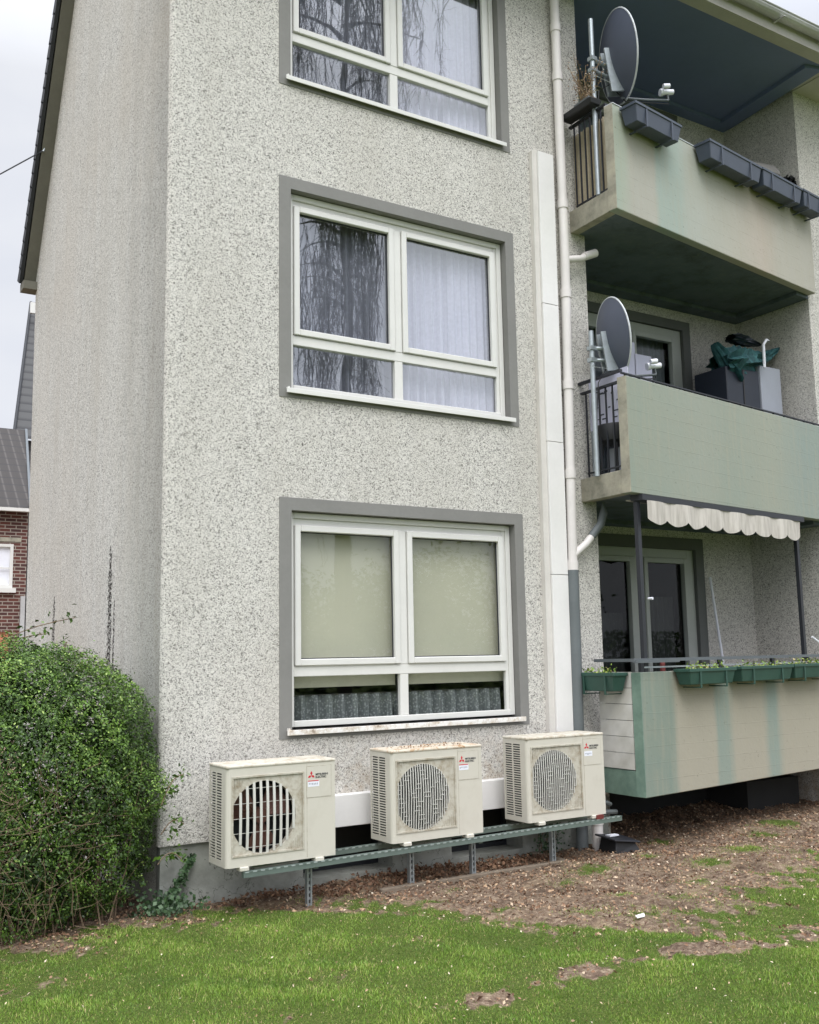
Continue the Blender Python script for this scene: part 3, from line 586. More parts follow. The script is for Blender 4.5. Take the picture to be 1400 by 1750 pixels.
# ---- balconies: local frame w along parapet, o outward
BA=.1512; BX,BY=4.2594,-.6924; cb_,sb_=math.cos(BA),math.sin(BA); BW=3.866
def BT(w_,o,z): return (BX+w_*cb_+o*sb_, BY+w_*sb_-o*cb_, z)
def Bv(x,y): # inverse -> (w,o)
    dx,dy=x-BX,y-BY; return dx*cb_+dy*sb_, dx*sb_-dy*cb_
BZ=[.30,3.09,5.90]; BTZ=[1.42,4.22,7.0]; PM=[PAR1,PAR2,PAR3]; SOF=[CEILG,CEILG,CEILG]
uvf=lambda x,y,z:(Bv(x,y)[0],z)
for i in range(3):
    z0,z1=BZ[i],BTZ[i]
    B=thing('balcony',None,None,None,parent=bld)
    mb=MB(); mb.box(0,BW,-.10,0,z0,z1,T=BT); mb.build('parapet',PM[i],B,uv=uvf,bevel=.006)
    # left upstand + end of parapet in its own finish
    em=CONCG if i==0 else CONC
    fl=z0+.23
    mb=MB(); mb.hexa([(BX-.003,.0,z0),(BX-.003,.0,fl),BT(-.003,-.10,z0)[:2]+(z0,),BT(-.003,-.10,z0)[:2]+(fl,),(BX+.10,.0,z0),(BX+.10,.0,fl),BT(.10,-.10,z0)[:2]+(z0,),BT(.10,-.10,z0)[:2]+(fl,)])
    mb.build('side_kerb',em,B,bevel=.004)
    MB().box(-.006,0,-.10,-.0,z0+.005,z1-.003,T=BT).build('parapet_end',em,B)
    # floor slab/soffit
    p=[BT(.0,-.10,0)[:2],BT(BW,-.10,0)[:2],(XR,RD),(LX,RD),(LX,0),(BX,0)]
    MB().prism([(x,y,z0+.012) for x,y in p],(0,0,.16)).build('slab',SOF[i],B)
    if i>0:
        m2=MB(); m2.box(LX,XR-.01,RD-.2,RD-.0,z0-.035,z0+.012)
        e0=BT(BW-.25,-.12,0);e1=BT(BW-.06,-.12,0)
        m2.hexa([(e0[0],e0[1],z0-.035),(e0[0],e0[1],z0+.011),(7.86,RD-.2,z0-.035),(7.86,RD-.2,z0+.011),(XR-.01,e1[1],z0-.035),(XR-.01,e1[1],z0+.011),(XR-.01,RD-.2,z0-.035),(XR-.01,RD-.2,z0+.011)])
        m2.build('soffit_rim',SOF[i],B)
# side railings
def siderail(B,z0,z1,n,two=True):
    ya,yb=-.08,-.58; xs=BX+.03
    rl=MB().box(xs-.02,xs+.02,yb,ya+.05,z1-.02,z1); rl.box(xs-.008,xs+.008,yb,ya,z0+.03,z0+.045).box(xs-.009,xs+.009,yb,yb+.015,z0-.02,z1-.02)
    rl=rl.build('side_railing',IRON,B)
    for k in range(n):
        y=ya+(yb-ya)*(k+.15)/(n-.7); MB().box(xs-.007,xs+.007,y-.007,y+.007,z0-.02,z1-.015).build('baluster',IRON,rl)
    return rl
BALC=[o for o in bld.children if o.name.startswith('balcony') and not o.name.startswith('balcony_door')]
siderail(BALC[2],6.13,7.06,7); r=siderail(BALC[1],3.33,4.2,6)
MB().box(BX+.01,BX+.05,-.6,.0,4.285,4.31).build('side_top_rail',IRON,BALC[1])
# thin dark rail on the middle parapet
mb=MB()
for k in range(17): mb.box(.05+k*.225,.07+k*.225,-.06,-.04,4.22,4.25,T=BT)
mb.box(.0,BW,-.065,-.035,4.25,4.262,T=BT); mb.build('parapet_rail',IRON,BALC[1])
mb=MB().box(.0,BW,-.105,.006,7.0,7.008,T=BT); mb.build('parapet_cap',DISHR,BALC[2])
# ground floor handrail on short posts
mb=MB(); mb.box(-.05,BW,-.07,-.03,1.515,1.545,T=BT).box(-.0,.04,-.62,-.05,1.515,1.545,T=lambda a,b,z:(BX+.02+a,b*1.0+0.0,z)); mb.build('handrail',HRAIL,BALC[0])
mb=MB(); mb.box(-.12,.55,.015,.05,1.505,1.53,T=BT); mb.build('handrail_board',HRAIL,BALC[0]); MB().box(.1,BW,-.065,-.045,1.455,1.47,T=BT).build('lower_rail',GALV,BALC[0])
for w_ in (.06,1.35,2.35,3.1,3.75): MB().box(w_,w_+.05,-.065,-.035,1.42,1.515,T=BT).build('rail_post',IRON,BALC[0])
# white grooved board at the left side of the ground floor balcony
mb=MB(); ys=[-.15,-.6]
for k in range(6):
    za=.54+k*.148; mb.hexa([(BX-.02,-.15,za),(BX-.02,-.15,za+.143),(BX-.02,-.585,za),(BX-.02,-.585,za+.143),(BX+.0,-.15,za),(BX+.0,-.15,za+.143),(BX+.0,-.585,za),(BX+.0,-.585,za+.143)])
mb.build('side_panel',CORR,BALC[0])
# near-black panel over the back wall, standing in for shade under the balcony
mb=MB(); mb.box(LX+.01,XR-.01,RD-.02,RD-.002,-.5,.3); mb.build('cellar_wall_shade',VOID,bld)
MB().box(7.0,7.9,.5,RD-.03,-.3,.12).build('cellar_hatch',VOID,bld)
# downpipe
mb=MB(); pp=[(4.10,-.08,8.75),(4.10,-.08,5.6),(4.035,-.08,2.42)]
mb.tube(pp,.048,14); dp=mb.build('downpipe',PIPE,bld,smooth=True)
MB().tube([(4.034,-.08,2.40),(4.018,-.08,.5),(4.015,-.08,-.25)],.056,14).build('lower_pipe',PIPED,dp,smooth=True)
for z in (8.05,7.5,6.1,5.15,4.2,3.3,2.4):
    x=4.10 if z>5.6 else 4.035+.065*(z-2.42)/3.18
    MB().tube([(x,-.08,z),(x,-.08,z+.09)],.056,14).build('pipe_collar',PIPE,dp,smooth=True)
MB().tube([(4.12,-.09,5.56),(4.30,-.10,5.6),(4.36,-.10,5.64)],.036,10).tube([(4.34,-.10,5.63),(4.50,-.10,5.70)],.044,10).build('branch_pipe',PIPE,dp,smooth=True)
MB().tube([(4.05,-.09,2.55),(4.2,-.1,2.66),(4.28,-.1,2.74)],.038,10).build('branch_pipe',PIPE,dp,smooth=True)
MB().tube([(4.27,-.1,2.73),(4.4,-.1,2.86),(4.45,-.1,2.98),(4.45,-.1,3.1)],.042,10).build('branch_elbow',PIPED,dp,smooth=True)
# vertical white cable duct: cover + wider side strip
D_=thing('cable_duct',None,None,None,parent=bld)
xc=lambda z:3.772+.035*(z-.88)/5.78; segs=[(.88,2.35),(2.355,3.65),(3.655,5.05),(5.055,6.66)]
for a,b in segs:
    MB().hexa([(xc(a),-.075,a),(xc(b),-.075,b),(xc(a),-.001,a),(xc(b),-.001,b),(xc(a)+.198,-.075,a),(xc(b)+.198,-.075,b),(xc(a)+.198,-.001,a),(xc(b)+.198,-.001,b)]).build('duct_cover',DUCT,D_,bevel=.003)
MB().hexa([(3.70,-.05,.88),(3.745,-.05,6.66),(3.70,-.001,.88),(3.745,-.001,6.66),(3.769,-.05,.88),(3.804,-.05,6.66),(3.769,-.001,.88),(3.804,-.001,6.66)]).build('duct_side',DUCTS,D_)
MB().box(1.2,3.95,-.10,-.001,.255,.505).build('floor_duct',DUCT,D_,bevel=.004)
# rust marks of old fixings
for (x,z,s) in ((3.71,6.2,.035),(3.85,6.72,.05),(3.74,6.35,.02),(3.62,1.9,.02)):
    pass

# ================================================================== light wells
for (x0,x1) in ((1.08,2.28),(2.32,3.5)):
    pass
mb=MB(); mb.box(1.6,3.5,-.51,-.46,GZ-.1,GZ+.03).box(3.44,3.5,-.46,0,GZ-.1,GZ+.028)
tag(mb.build('light_well_kerb',plain('soiled_concrete',lin((122,110,96)),.95,var=.3,scale=12,bump=.5),None,bevel=.008),'low concrete kerb of the cellar light wells under the outdoor units','kerb')

# ================================================================== outdoor units
def make_unit(x0,zb,variant,label,lid):
    W,H,D=.865,.705,.33; yf=-.6
    t=thing('outdoor_unit',label,'outdoor unit',(x0,yf,zb),group='air conditioner units on the strut rack')
    zt=zb+H
    cx,cz,r=x0+W*.335,zb+H*.47,.252; gx0,gx1,gz0,gz1=x0+.045,x0+.60,zb+.075,zb+.62
    n=48
    # casing front with rounded left corner, as ring around the grille plate
    mb=MB(); 
    mb.box(x0+.03,gx0,yf,yf+.02,zb,zt-.02).box(gx1,x0+W,yf,yf+.02,zb,zt-.02).box(gx0,gx1,yf,yf+.02,zb,gz0).box(gx0,gx1,yf,yf+.02,gz1,zt-.02)
    for k in range(4):
        a0,a1=k*math.pi/8,(k+1)*math.pi/8; q=lambda a:(x0+.03-.03*math.sin(a),yf+.03-.03*math.cos(a)); (xa,ya),(xb,yb)=q(a0),q(a1)
        mb.quad((xb,yb,zb),(xa,ya,zb),(xa,ya,zt-.02),(xb,yb,zt-.02))
    mb.box(x0+W-.004,x0+W,yf+.02,yf+D,zb,zt-.02).box(x0+.03,x0+W-.004,yf+D-.004,yf+D,zb,zt-.02).box(x0+.03,x0+W-.004,yf+.02,yf+D-.004,zb,zb+.004)
    mb.box(x0,x0+.004,yf+.03,yf+.085,zb,zt-.02).box(x0,x0+.004,yf+D-.012,yf+D,zb,zt-.02).box(x0,x0+.004,yf+.085,yf+D-.012,zb,zb+.035).box(x0,x0+.004,yf+.085,yf+D-.012,zt-.06,zt-.02)
    case=mb.build('casing',ACM,t)
    # lid
    MB().box(x0-.005,x0+W+.005,yf-.006,yf+D+.005,zt-.022,zt).build('lid',lid,t,bevel=.008,seg=2)
    # left side louvres: two columns of slots
    mb=MB()
    rows=31
    for c0,c1 in ((yf+.092,yf+.192),(yf+.206,yf+.31)):
        for k in range(rows+1):
            z=zb+.035+k*(H-.095)/rows; mb.box(x0-.0005,x0+.006,c0,c1,z,z+.0085)
    mb.box(x0-.001,x0+.006,yf+.085,yf+.092,zb+.035,zt-.06).box(x0-.001,x0+.006,yf+.192,yf+.206,zb+.035,zt-.06).box(x0-.001,x0+.006,yf+.31,yf+.318,zb+.035,zt-.06)
    mb.build('side_louvre',ACM,t); MB().box(x0+.02,x0+.03,yf+.07,yf+D-.01,zb+.03,zt-.05).build('coil',ACDK,t)
    # grille plate with round opening (square ring)
    mb=MB(); y=yf+.006; ins=[];outs=[]
    for k in range(n):
        a=2*math.pi*k/n; c_,s_=math.cos(a),math.sin(a); ins.append((cx+r*c_,cz+r*s_))
        # intersection with rectangle
        tx=((gx1-cx) if c_>0 else (gx0-cx))/c_ if abs(c_)>1e-6 else 9; tz=((gz1-cz) if s_>0 else (gz0-cz))/s_ if abs(s_)>1e-6 else 9
        tt=min(tx,tz); outs.append((cx+tt*c_,cz+tt*s_))
    for k in range(n):
        j=(k+1)%n; mb.quad((ins[k][0],y,ins[k][1]),(ins[j][0],y,ins[j][1]),(outs[j][0],y,outs[j][1]),(outs[k][0],y,outs[k][1]))
        mb.quad((ins[k][0],y,ins[k][1]),(ins[j][0],y,ins[j][1]),(ins[j][0],y+.05,ins[j][1]),(ins[k][0],y+.05,ins[k][1]))
    for sx,sz in ((gx0,gz0),(gx0,gz1),(gx1,gz0),(gx1,gz1)):
        # corner triangles
        ks=sorted(range(n),key=lambda k:(outs[k][0]-sx)**2+(outs[k][1]-sz)**2)[:2]
        a_,b_=outs[ks[0]],outs[ks[1]]; mb.quad((sx,y,sz),(a_[0],y,a_[1]),(b_[0],y,b_[1]))
    # raised rim and corner ribs
    mb.box(gx0-.006,gx0+.006,yf-.006,yf+.02,gz0-.006,gz1+.006).box(gx1-.006,gx1+.006,yf-.006,yf+.02,gz0-.006,gz1+.006).box(gx0+.006,gx1-.006,yf-.006,yf+.02,gz0-.006,gz0+.006).box(gx0+.006,gx1-.006,yf-.006,yf+.02,gz1-.006,gz1+.006)
    for k in range(7):
        q=.02+.018*k
        mb.box(gx1-q-.004,gx1-q,yf+.0,yf+.006,gz0+.012,gz0+max(.02,.14-q)); mb.box(gx0+q,gx0+q+.004,yf+.0,yf+.006,gz1-max(.02,.11-q),gz1-.012)
    mb.build('grille_plate',ACG,t)
    # fan guard bars
    mb=MB(); step=(.052 if variant==0 else .0225); bw=(.019 if variant==0 else .0075)
    k=-int(r/step)
    rr=r+.004
    while k*step<rr:
        x=cx+k*step+(step*.5 if variant==0 else 0)
        if abs(x-cx)<rr-.006:
            h=math.sqrt(rr**2-(x-cx)**2); m=8; pts=[]
            for q in range(m+1):
                z=cz-h+2*h*q/m; bul=-.012*(1-((x-cx)**2+(z-cz)**2)/rr**2); pts.append((x+(0 if variant==0 else .0012*math.sin(q*1.6+k)),yf+.002+bul,z))
            for q in range(m):
                a_,b_=pts[q],pts[q+1]
                mb.hexa([(a_[0]-bw/2,a_[1],a_[2]),(a_[0]-bw/2,a_[1]+.007,a_[2]),(a_[0]+bw/2,a_[1],a_[2]),(a_[0]+bw/2,a_[1]+.007,a_[2]),(b_[0]-bw/2,b_[1],b_[2]),(b_[0]-bw/2,b_[1]+.007,b_[2]),(b_[0]+bw/2,b_[1],b_[2]),(b_[0]+bw/2,b_[1]+.007,b_[2])])
        k+=1
    rg=random.Random(variant+5)
    for q in range(-8,9):
        z=cz+q*.034+(.007 if variant==2 else 0)
        if abs(z-cz)>r-.01 or (variant==0 and q%3): continue
        hw=math.sqrt(r*r-(z-cz)**2)
        if variant==0: mb.box(cx-hw,cx+hw,yf+.004,yf+.007,z-.0014,z+.0014)
        else:
            x=cx-hw+rg.uniform(0,.04)
            while x<cx+hw-.02:
                L=rg.uniform(.03,.06); x2=min(x+L,cx+hw); mb.box(x,x2,yf-.013*(1-((x-cx)**2+(z-cz)**2)/r**2)-.001,yf+.004,z-.0012,z+.0012); x=x2+rg.uniform(.06,.14)
    mb.build('fan_guard',ACGR,t)
    # fan
    mb=MB(); yy=yf+.09
    for b in range(3):
        a0=b*2*math.pi/3+variant
        arc=[(a0+q*.2,) for q in range(7)]
        for q in range(6):
            u0,u1=a0+q*.2,a0+(q+1)*.2; y0,y1=yy-.03+q*.01,yy-.03+(q+1)*.01
            mb.quad((cx+.05*math.cos(u0),y0,cz+.05*math.sin(u0)),(cx+.235*math.cos(u0),y0,cz+.235*math.sin(u0)),(cx+.235*math.cos(u1),y1,cz+.235*math.sin(u1)),(cx+.05*math.cos(u1),y1,cz+.05*math.sin(u1)))
    mb.tube([(cx,yy-.04,cz),(cx,yy+.05,cz)],.055,20); mb.build('fan',ACDK if variant else FANR,t)
    MB().box(gx0,gx1,yf+.17,yf+.18,gz0,gz1).box(gx0-.0,gx0+.01,yf+.025,yf+.17,gz0,gz1).box(gx1-.01,gx1,yf+.025,yf+.17,gz0,gz1).box(gx0+.01,gx1-.01,yf+.025,yf+.17,gz1-.01,gz1).box(gx0+.01,gx1-.01,yf+.025,yf+.17,gz0,gz0+.01).build('inner_shroud',ACDK,t)
    # service panel groove
    px0,px1,pz0,pz1=x0+W*.725,x0+W*.965,zb+H*.61,zt-.045
    mb=MB(); ring(mb,px0,px1,pz0,pz1,.0035,yf-.0015,yf+.001); mb.build('service_panel_edge',ACG,t)
    MB().box(px0+.004,px1-.004,yf-.0022,yf-.0005,pz0+.004,pz1-.004).build('service_panel',ACM,t)
    MB().box(gx1+.03,gx1+.0335,yf-.001,yf+.001,zb+.01,zt-.03).build('panel_seam',ACG,t)
    # three-lozenge emblem
    mb=MB(); ex,ez,s=px0+.04,pz1-.068,.021
    for a in (90,210,330):
        d=Vector((math.cos(R_(a)),math.sin(R_(a)))); e=Vector((-d.y,d.x)); c0=Vector((ex,ez))
        p=[c0,c0+d*s*.87/ .87*.75+e*s*.43,c0+d*s*1.5,c0+d*s*.75-e*s*.43]
        mb.prism([(q.x,yf-.0038,q.y) for q in p],(0,.0018,0))
    mb.build('emblem',RED,t)
    # lettering
    for txt,dz,sz in (('MITSUBISHI',.002,.0165),('ELECTRIC',-.018,.0165)):
        cu=bpy.data.curves.new('lettering','FONT'); cu.body=txt; cu.size=sz*1.25; cu.extrude=.0005; cu.offset=.0006
        to=bpy.data.objects.new('tmp',cu); COL.objects.link(to); dg=bpy.context.evaluated_depsgraph_get()
        me=bpy.data.meshes.new_from_object(to.evaluated_get(dg)); bpy.data.objects.remove(to)
        me.transform(Matrix.Translation(Vector((px0+.074,yf-.003,ez+dz-.004))-Vector((x0,yf,zb)))@Matrix.Rotation(math.pi/2,4,'X'))
        me.materials.clear(); me.materials.append(GREY); o=bpy.data.objects.new('lettering',me); COL.objects.link(o); o.parent=t
    mb=MB().box(px0+.012,px0+.105,yf-.0032,yf-.0022,ez-.082,ez-.04); mb.build('sticker',WHITE,t)
    if variant<2: MB().box(px0+.012,px0+.1,yf-.0042,yf-.0033,ez-.043,ez-.037).build('sticker_stripe',RED,t)
    mb=MB(); rr=random.Random(variant)
    for q in range(6): xx=px0+.02+q*.013; mb.box(xx,xx+.006,yf-.0042,yf-.0033,ez-.072+rr.uniform(0,.008),ez-.055)
    mb.build('sticker_print',SILVER,t)
    # feet and a valve cover at the right
    for xx in (x0+.1,x0+W-.17):
        for y0,y1 in ((yf-.015,yf+.06),(yf+D-.06,yf+D+.015)): MB().box(xx,xx+.07,y0,y1,zb-.028,zb).build('foot',ACM,t,bevel=.004)
    if lid is ACRU:
        n_=110; P=np.stack([rng.uniform(x0+.1,x0+.75,n_),yf+.02+rng.uniform(0,.3,n_),np.full(n_,zt+.004)],1); V,F=leaves(P,.009,nrm=np.tile([0,0,1.],(n_,1)),jit=.6)
        cloud_mesh('fallen_bits',V,F,DRYL,rng.uniform(0,.8,n_),parent=t)
    return t
FANR=plain('red_brown_fan',lin((88,56,46)),.6)
make_unit(.285,.150,0,'cream outdoor unit with widely spaced grille bars, leftmost of three beside the bush',ACT)
make_unit(1.645,.172,1,'cream outdoor unit with rust and dirt on its lid, middle of the row',ACRU)
make_unit(2.985,.195,2,'cream outdoor unit beside the grey pipe, nearest the green balcony',ACT)
# rack
rk=thing('strut_rack','green grey perforated steel rack carrying the three outdoor units','rack',(2.2,-.45,GZ))
M=Mt('slotted_steel_edge'); q_=M.n('ShaderNodeSeparateXYZ'); M.l(M.geo.outputs['Position'],q_.inputs[0]); M.base(M.ramp(M.math('FRACT',M.math('DIVIDE',q_.outputs['X'],.06)),[(.5,lin((146,156,152))),(.52,lin((92,104,98)))])); M.rough(.5); DASH=M.m
def railz(x): return .118+(x-.41)*.0125
def strut(x0,x1,y,name,mat):
    mb=MB(); h=.041
    mb.hexa([(x0,y-.02,railz(x0)-h),(x0,y-.02,railz(x0)),(x0,y+.02,railz(x0)-h),(x0,y+.02,railz(x0)),(x1,y-.02,railz(x1)-h),(x1,y-.02,railz(x1)),(x1,y+.02,railz(x1)-h),(x1,y+.02,railz(x1))])
    o=mb.build(name,mat,rk)
    s=MB(); s.hexa([(x0,y-.0225,railz(x0)-.009),(x0,y-.0225,railz(x0)+.001),(x0,y-.02,railz(x0)-.009),(x0,y-.02,railz(x0)+.001),(x1,y-.0225,railz(x1)-.009),(x1,y-.0225,railz(x1)+.001),(x1,y-.02,railz(x1)-.009),(x1,y-.02,railz(x1)+.001)])
    s.build('slotted_lip',DASH,rk)
strut(.41,4.02,-.6,'front_rail',RAILG); strut(.6,3.95,-.3,'rear_rail',RAILG)
for x in (1.0,1.9,2.5,3.35):
    for y in ((-.45,) if x==1.0 else (-.45,)):
        mb=MB(); z1=railz(x)-.041; w2=.02
        mb.box(x-w2,x-w2+.012,y-.02,y+.02,GZ-.05,z1).box(x+w2-.012,x+w2,y-.02,y+.02,GZ-.05,z1)
        z=GZ-.02
        while z<z1: mb.box(x-w2+.012,x+w2-.012,y-.012,y-.008,z,z+.018); z+=.045
        mb.build('rack_leg',GALV,rk); MB().box(x-.018,x+.018,-.58,-.32,z1-.02,z1).build('cross_arm',RAILG,rk)
MB().box(3.72,3.80,-.625,-.56,railz(3.76),railz(3.76)+.035).build('clamp',REDB,rk)
# pipes and box at the foot of the downpipe
t=thing('drain_pipe','short pale grey drain pipe behind the rack at its right end','pipe',(4.05,-.12,GZ))
MB().tube([(4.10,-.2,GZ-.05),(4.10,-.2,.1)],.052,14).build('stub',PIPE,t,smooth=True); MB().tube([(4.10,-.2,.03),(4.10,-.2,.1)],.06,14).build('collar',PIPE,t,smooth=True)
MB().tube([(3.9,-.22,.24),(4.2,-.24,.22),(4.24,-.24,.2)],.02,8).tube([(3.9,-.22,.15),(4.3,-.25,.13)],.022,8).build('line_set',PIPED,t,smooth=True)
mb=MB(); mb.hexa([(4.02,-.52,GZ),(4.05,-.5,GZ+.13),(4.02,-.28,GZ),(4.05,-.3,GZ+.15),(4.34,-.52,GZ),(4.29,-.49,GZ+.09),(4.34,-.28,GZ),(4.29,-.3,GZ+.11)])
t=thing('drain_box','black plastic box lying on the soil beside the drain pipe','box',(4.18,-.4,GZ)); mb.build('box_body',BLACKP,t,bevel=.012,seg=2); MB().hexa([(4.0,-.54,GZ+.13),(4.0,-.54,GZ+.145),(4.0,-.27,GZ+.15),(4.0,-.27,GZ+.165),(4.32,-.53,GZ+.085),(4.32,-.53,GZ+.10),(4.32,-.27,GZ+.11),(4.32,-.27,GZ+.125)]).build('box_lid',IRON,t,bevel=.004)
MB().box(4.05,4.16,-.42,-.36,GZ+.15,GZ+.162).build('label_patch',WHITE,t)
# litter
mb=MB().hexa([(2.54,-2.3,-.17),(2.54,-2.3,-.165),(2.55,-2.27,-.165),(2.55,-2.27,-.158),(2.62,-2.29,-.172),(2.62,-2.29,-.167),(2.64,-2.26,-.16),(2.64,-2.26,-.156)])
tag(mb.build('paper_scrap',LITTER),'white scrap of paper lying on the soil below the green balcony','litter')

# ================================================================== flower boxes
def box_planter(w0,w1,z0,z1,depth,mat,label,group,T=BT,o0=.02,plants=0,parts=True,clips=True):
    t=thing('flower_box',label,'flower box',T((w0+w1)/2,o0+depth/2,z0),group=group)
    tp=.02
    mb=MB()
    def P8(a0,a1,b0,b1,za,zb_,s): return [T(a0+s,b0+s*.6,za),T(a0,b0,zb_),T(a0+s,b1-s*.6,za),T(a0,b1,zb_),T(a1-s,b0+s*.6,za),T(a1,b0,zb_),T(a1-s,b1-s*.6,za),T(a1,b1,zb_)]
    mb.hexa(P8(w0,w1,o0,o0+depth,z0,z1-.02,.035)); body=mb.build('trough',mat,t,bevel=.006)
    m2=MB(); 
    m2.box(w0-.01,w1+.01,o0-.006,o0+.012,z1-.03,z1,T=T).box(w0-.01,w1+.01,o0+depth-.012,o0+depth+.008,z1-.03,z1,T=T).box(w0-.01,w0+.01,o0+.012,o0+depth-.012,z1-.03,z1,T=T).box(w1-.01,w1+.01,o0+.012,o0+depth-.012,z1-.03,z1,T=T)
    m2.build('rim',mat,t,bevel=.003)
    MB().box(w0+.012,w1-.012,o0+.013,o0+depth-.013,z1-.022,z1-.012,T=T).build('soil',SOILM,t)
    if clips:
        for f in (.22,.78):
            ww=w0+(w1-w0)*f
            mb=MB().box(ww-.012,ww+.012,o0+depth,o0+depth+.006,z0-.02,z1-.02,T=T).box(ww-.012,ww+.012,o0-.02,o0+depth+.006,z0-.03,z0-.02,T=T); mb.build('bracket',mat,t)
    if plants:
        n_=plants*60; ws=rng.uniform(w0+.08,w1-.05,n_); os=rng.uniform(o0+.03,o0+depth-.03,n_)
        P=np.array([T(a,b,z1-.01+abs(rng.normal())*.03) for a,b in zip(ws,os)]); V,F=leaves(P,.014,up=.5)
        cloud_mesh('plants',V,F,GRASS,rng.uniform(.3,1,n_),parent=t)
    return t
GB='dark green flower boxes of the ground floor balcony'
box_planter(.50,1.27,1.29,1.44,.17,BOXG,'dark green flower box with leafy sprouts, left one on the front of the ground balcony',GB,plants=3)
box_planter(1.38,2.36,1.295,1.445,.17,BOXG,'dark green flower box with low weeds, middle of the ground balcony front',GB,plants=3)
box_planter(2.40,3.3,1.30,1.45,.17,BOXG,'dark green flower box at the right edge of the picture on the ground balcony',GB,plants=3)
TS=lambda a,b,z:(BX-.02-b,a,z)
box_planter(-.56,-.04,1.25,1.42,.17,BOXG,'short dark green flower box of dry stalks on the side of the ground balcony','dark green flower boxes of the ground floor balcony',T=TS,plants=2)
GA='anthracite flower boxes of the top floor balcony'
box_planter(.10,.86,6.78,6.97,.19,BOXK,'single empty anthracite flower box near the satellite dish on the top balcony',GA)
box_planter(1.38,2.40,6.80,7.0,.19,BOXK,'long anthracite flower box, left one of the joined row on the top balcony',GA)
box_planter(2.44,3.30,6.81,7.01,.19,BOXK,'anthracite flower box in the middle of the joined row on the top balcony',GA)
box_planter(3.34,3.84,6.82,7.02,.19,BOXK,'short anthracite flower box at the right end of the top balcony',GA)

# ================================================================== awning frame
aw=thing('awning','cream scalloped awning on a black post frame over the ground floor balcony','awning',BT(1.6,-.05,1.42))
mb=MB().box(.14,.19,-.09,-.05,1.42,3.02,T=BT); mb.build('post',IRON,aw); MB().box(3.07,3.12,-.09,-.05,1.42,3.02,T=BT).build('post',IRON,aw)
MB().box(.14,3.14,-.12,.02,3.03,3.085,T=BT).build('cassette',IRON,aw)
mb=MB(); nsc=9; W0,W1=.21,3.05; pts=[]
m_=nsc*12
top=[];bot=[]
for k in range(m_+1):
    f=k/m_; w_=W0+(W1-W0)*f; ph=(f*nsc)%1.; d=.05*math.sin(math.pi*ph)**.7 if k not in(0,m_) else 0
    y=.018+.012*math.sin(f*37)
    top.append(BT(w_,y,3.03-.0*f)); bot.append(BT(w_,y+.008*math.sin(f*61),2.855-d))
for k in range(m_): mb.quad(top[k],top[k+1],bot[k+1],bot[k]); 
vo=mb.build('valance',CREAM,aw); sm=vo.modifiers.new('thick','SOLIDIFY'); sm.thickness=.003
MB().hexa([BT(.2,-.22,3.05),BT(.2,-.22,3.06),BT(.2,-.1,3.04),BT(.2,-.1,3.05),BT(3.06,-.22,3.05),BT(3.06,-.22,3.06),BT(3.06,-.1,3.04),BT(3.06,-.1,3.05)]).build('awning_cloth',CREAM,aw)
MB().tube([BT(.22,-.03,2.1),BT(.22,.02,2.1)],.012,8).build('crank_hook',WHITE,aw)
t=tag(MB().tube([(7.23,RD-.06,2.5),(7.25,RD-.2,1.2),(7.26,RD-.22,.5)],.016,8).build('white_pole',WHITE),'thin white pole leaning beside the ground floor balcony door','pole')
t=tag(MB().tube([BT(3.25,-.05,1.74),BT(3.5,-.0,1.6),BT(3.7,.0,1.5)],.012,6).build('white_rod',WHITE),'short white rod leaning over the handrail right of the awning post','rod')
# small red lantern on the ground balcony
t=thing('table_lantern','small dark red lantern behind the ground balcony handrail','lantern',(5.55,0.2,1.3)); 
MB().box(4.95,5.0,-.3,-.25,.54,1.38).build('stand',IRON,t); MB().tube([(4.975,-.275,1.38),(4.975,-.275,1.41),(4.975,-.275,1.49),(4.975,-.275,1.54)],[.015,.026,.026,.008],10).build('lantern_body',REDB,t)

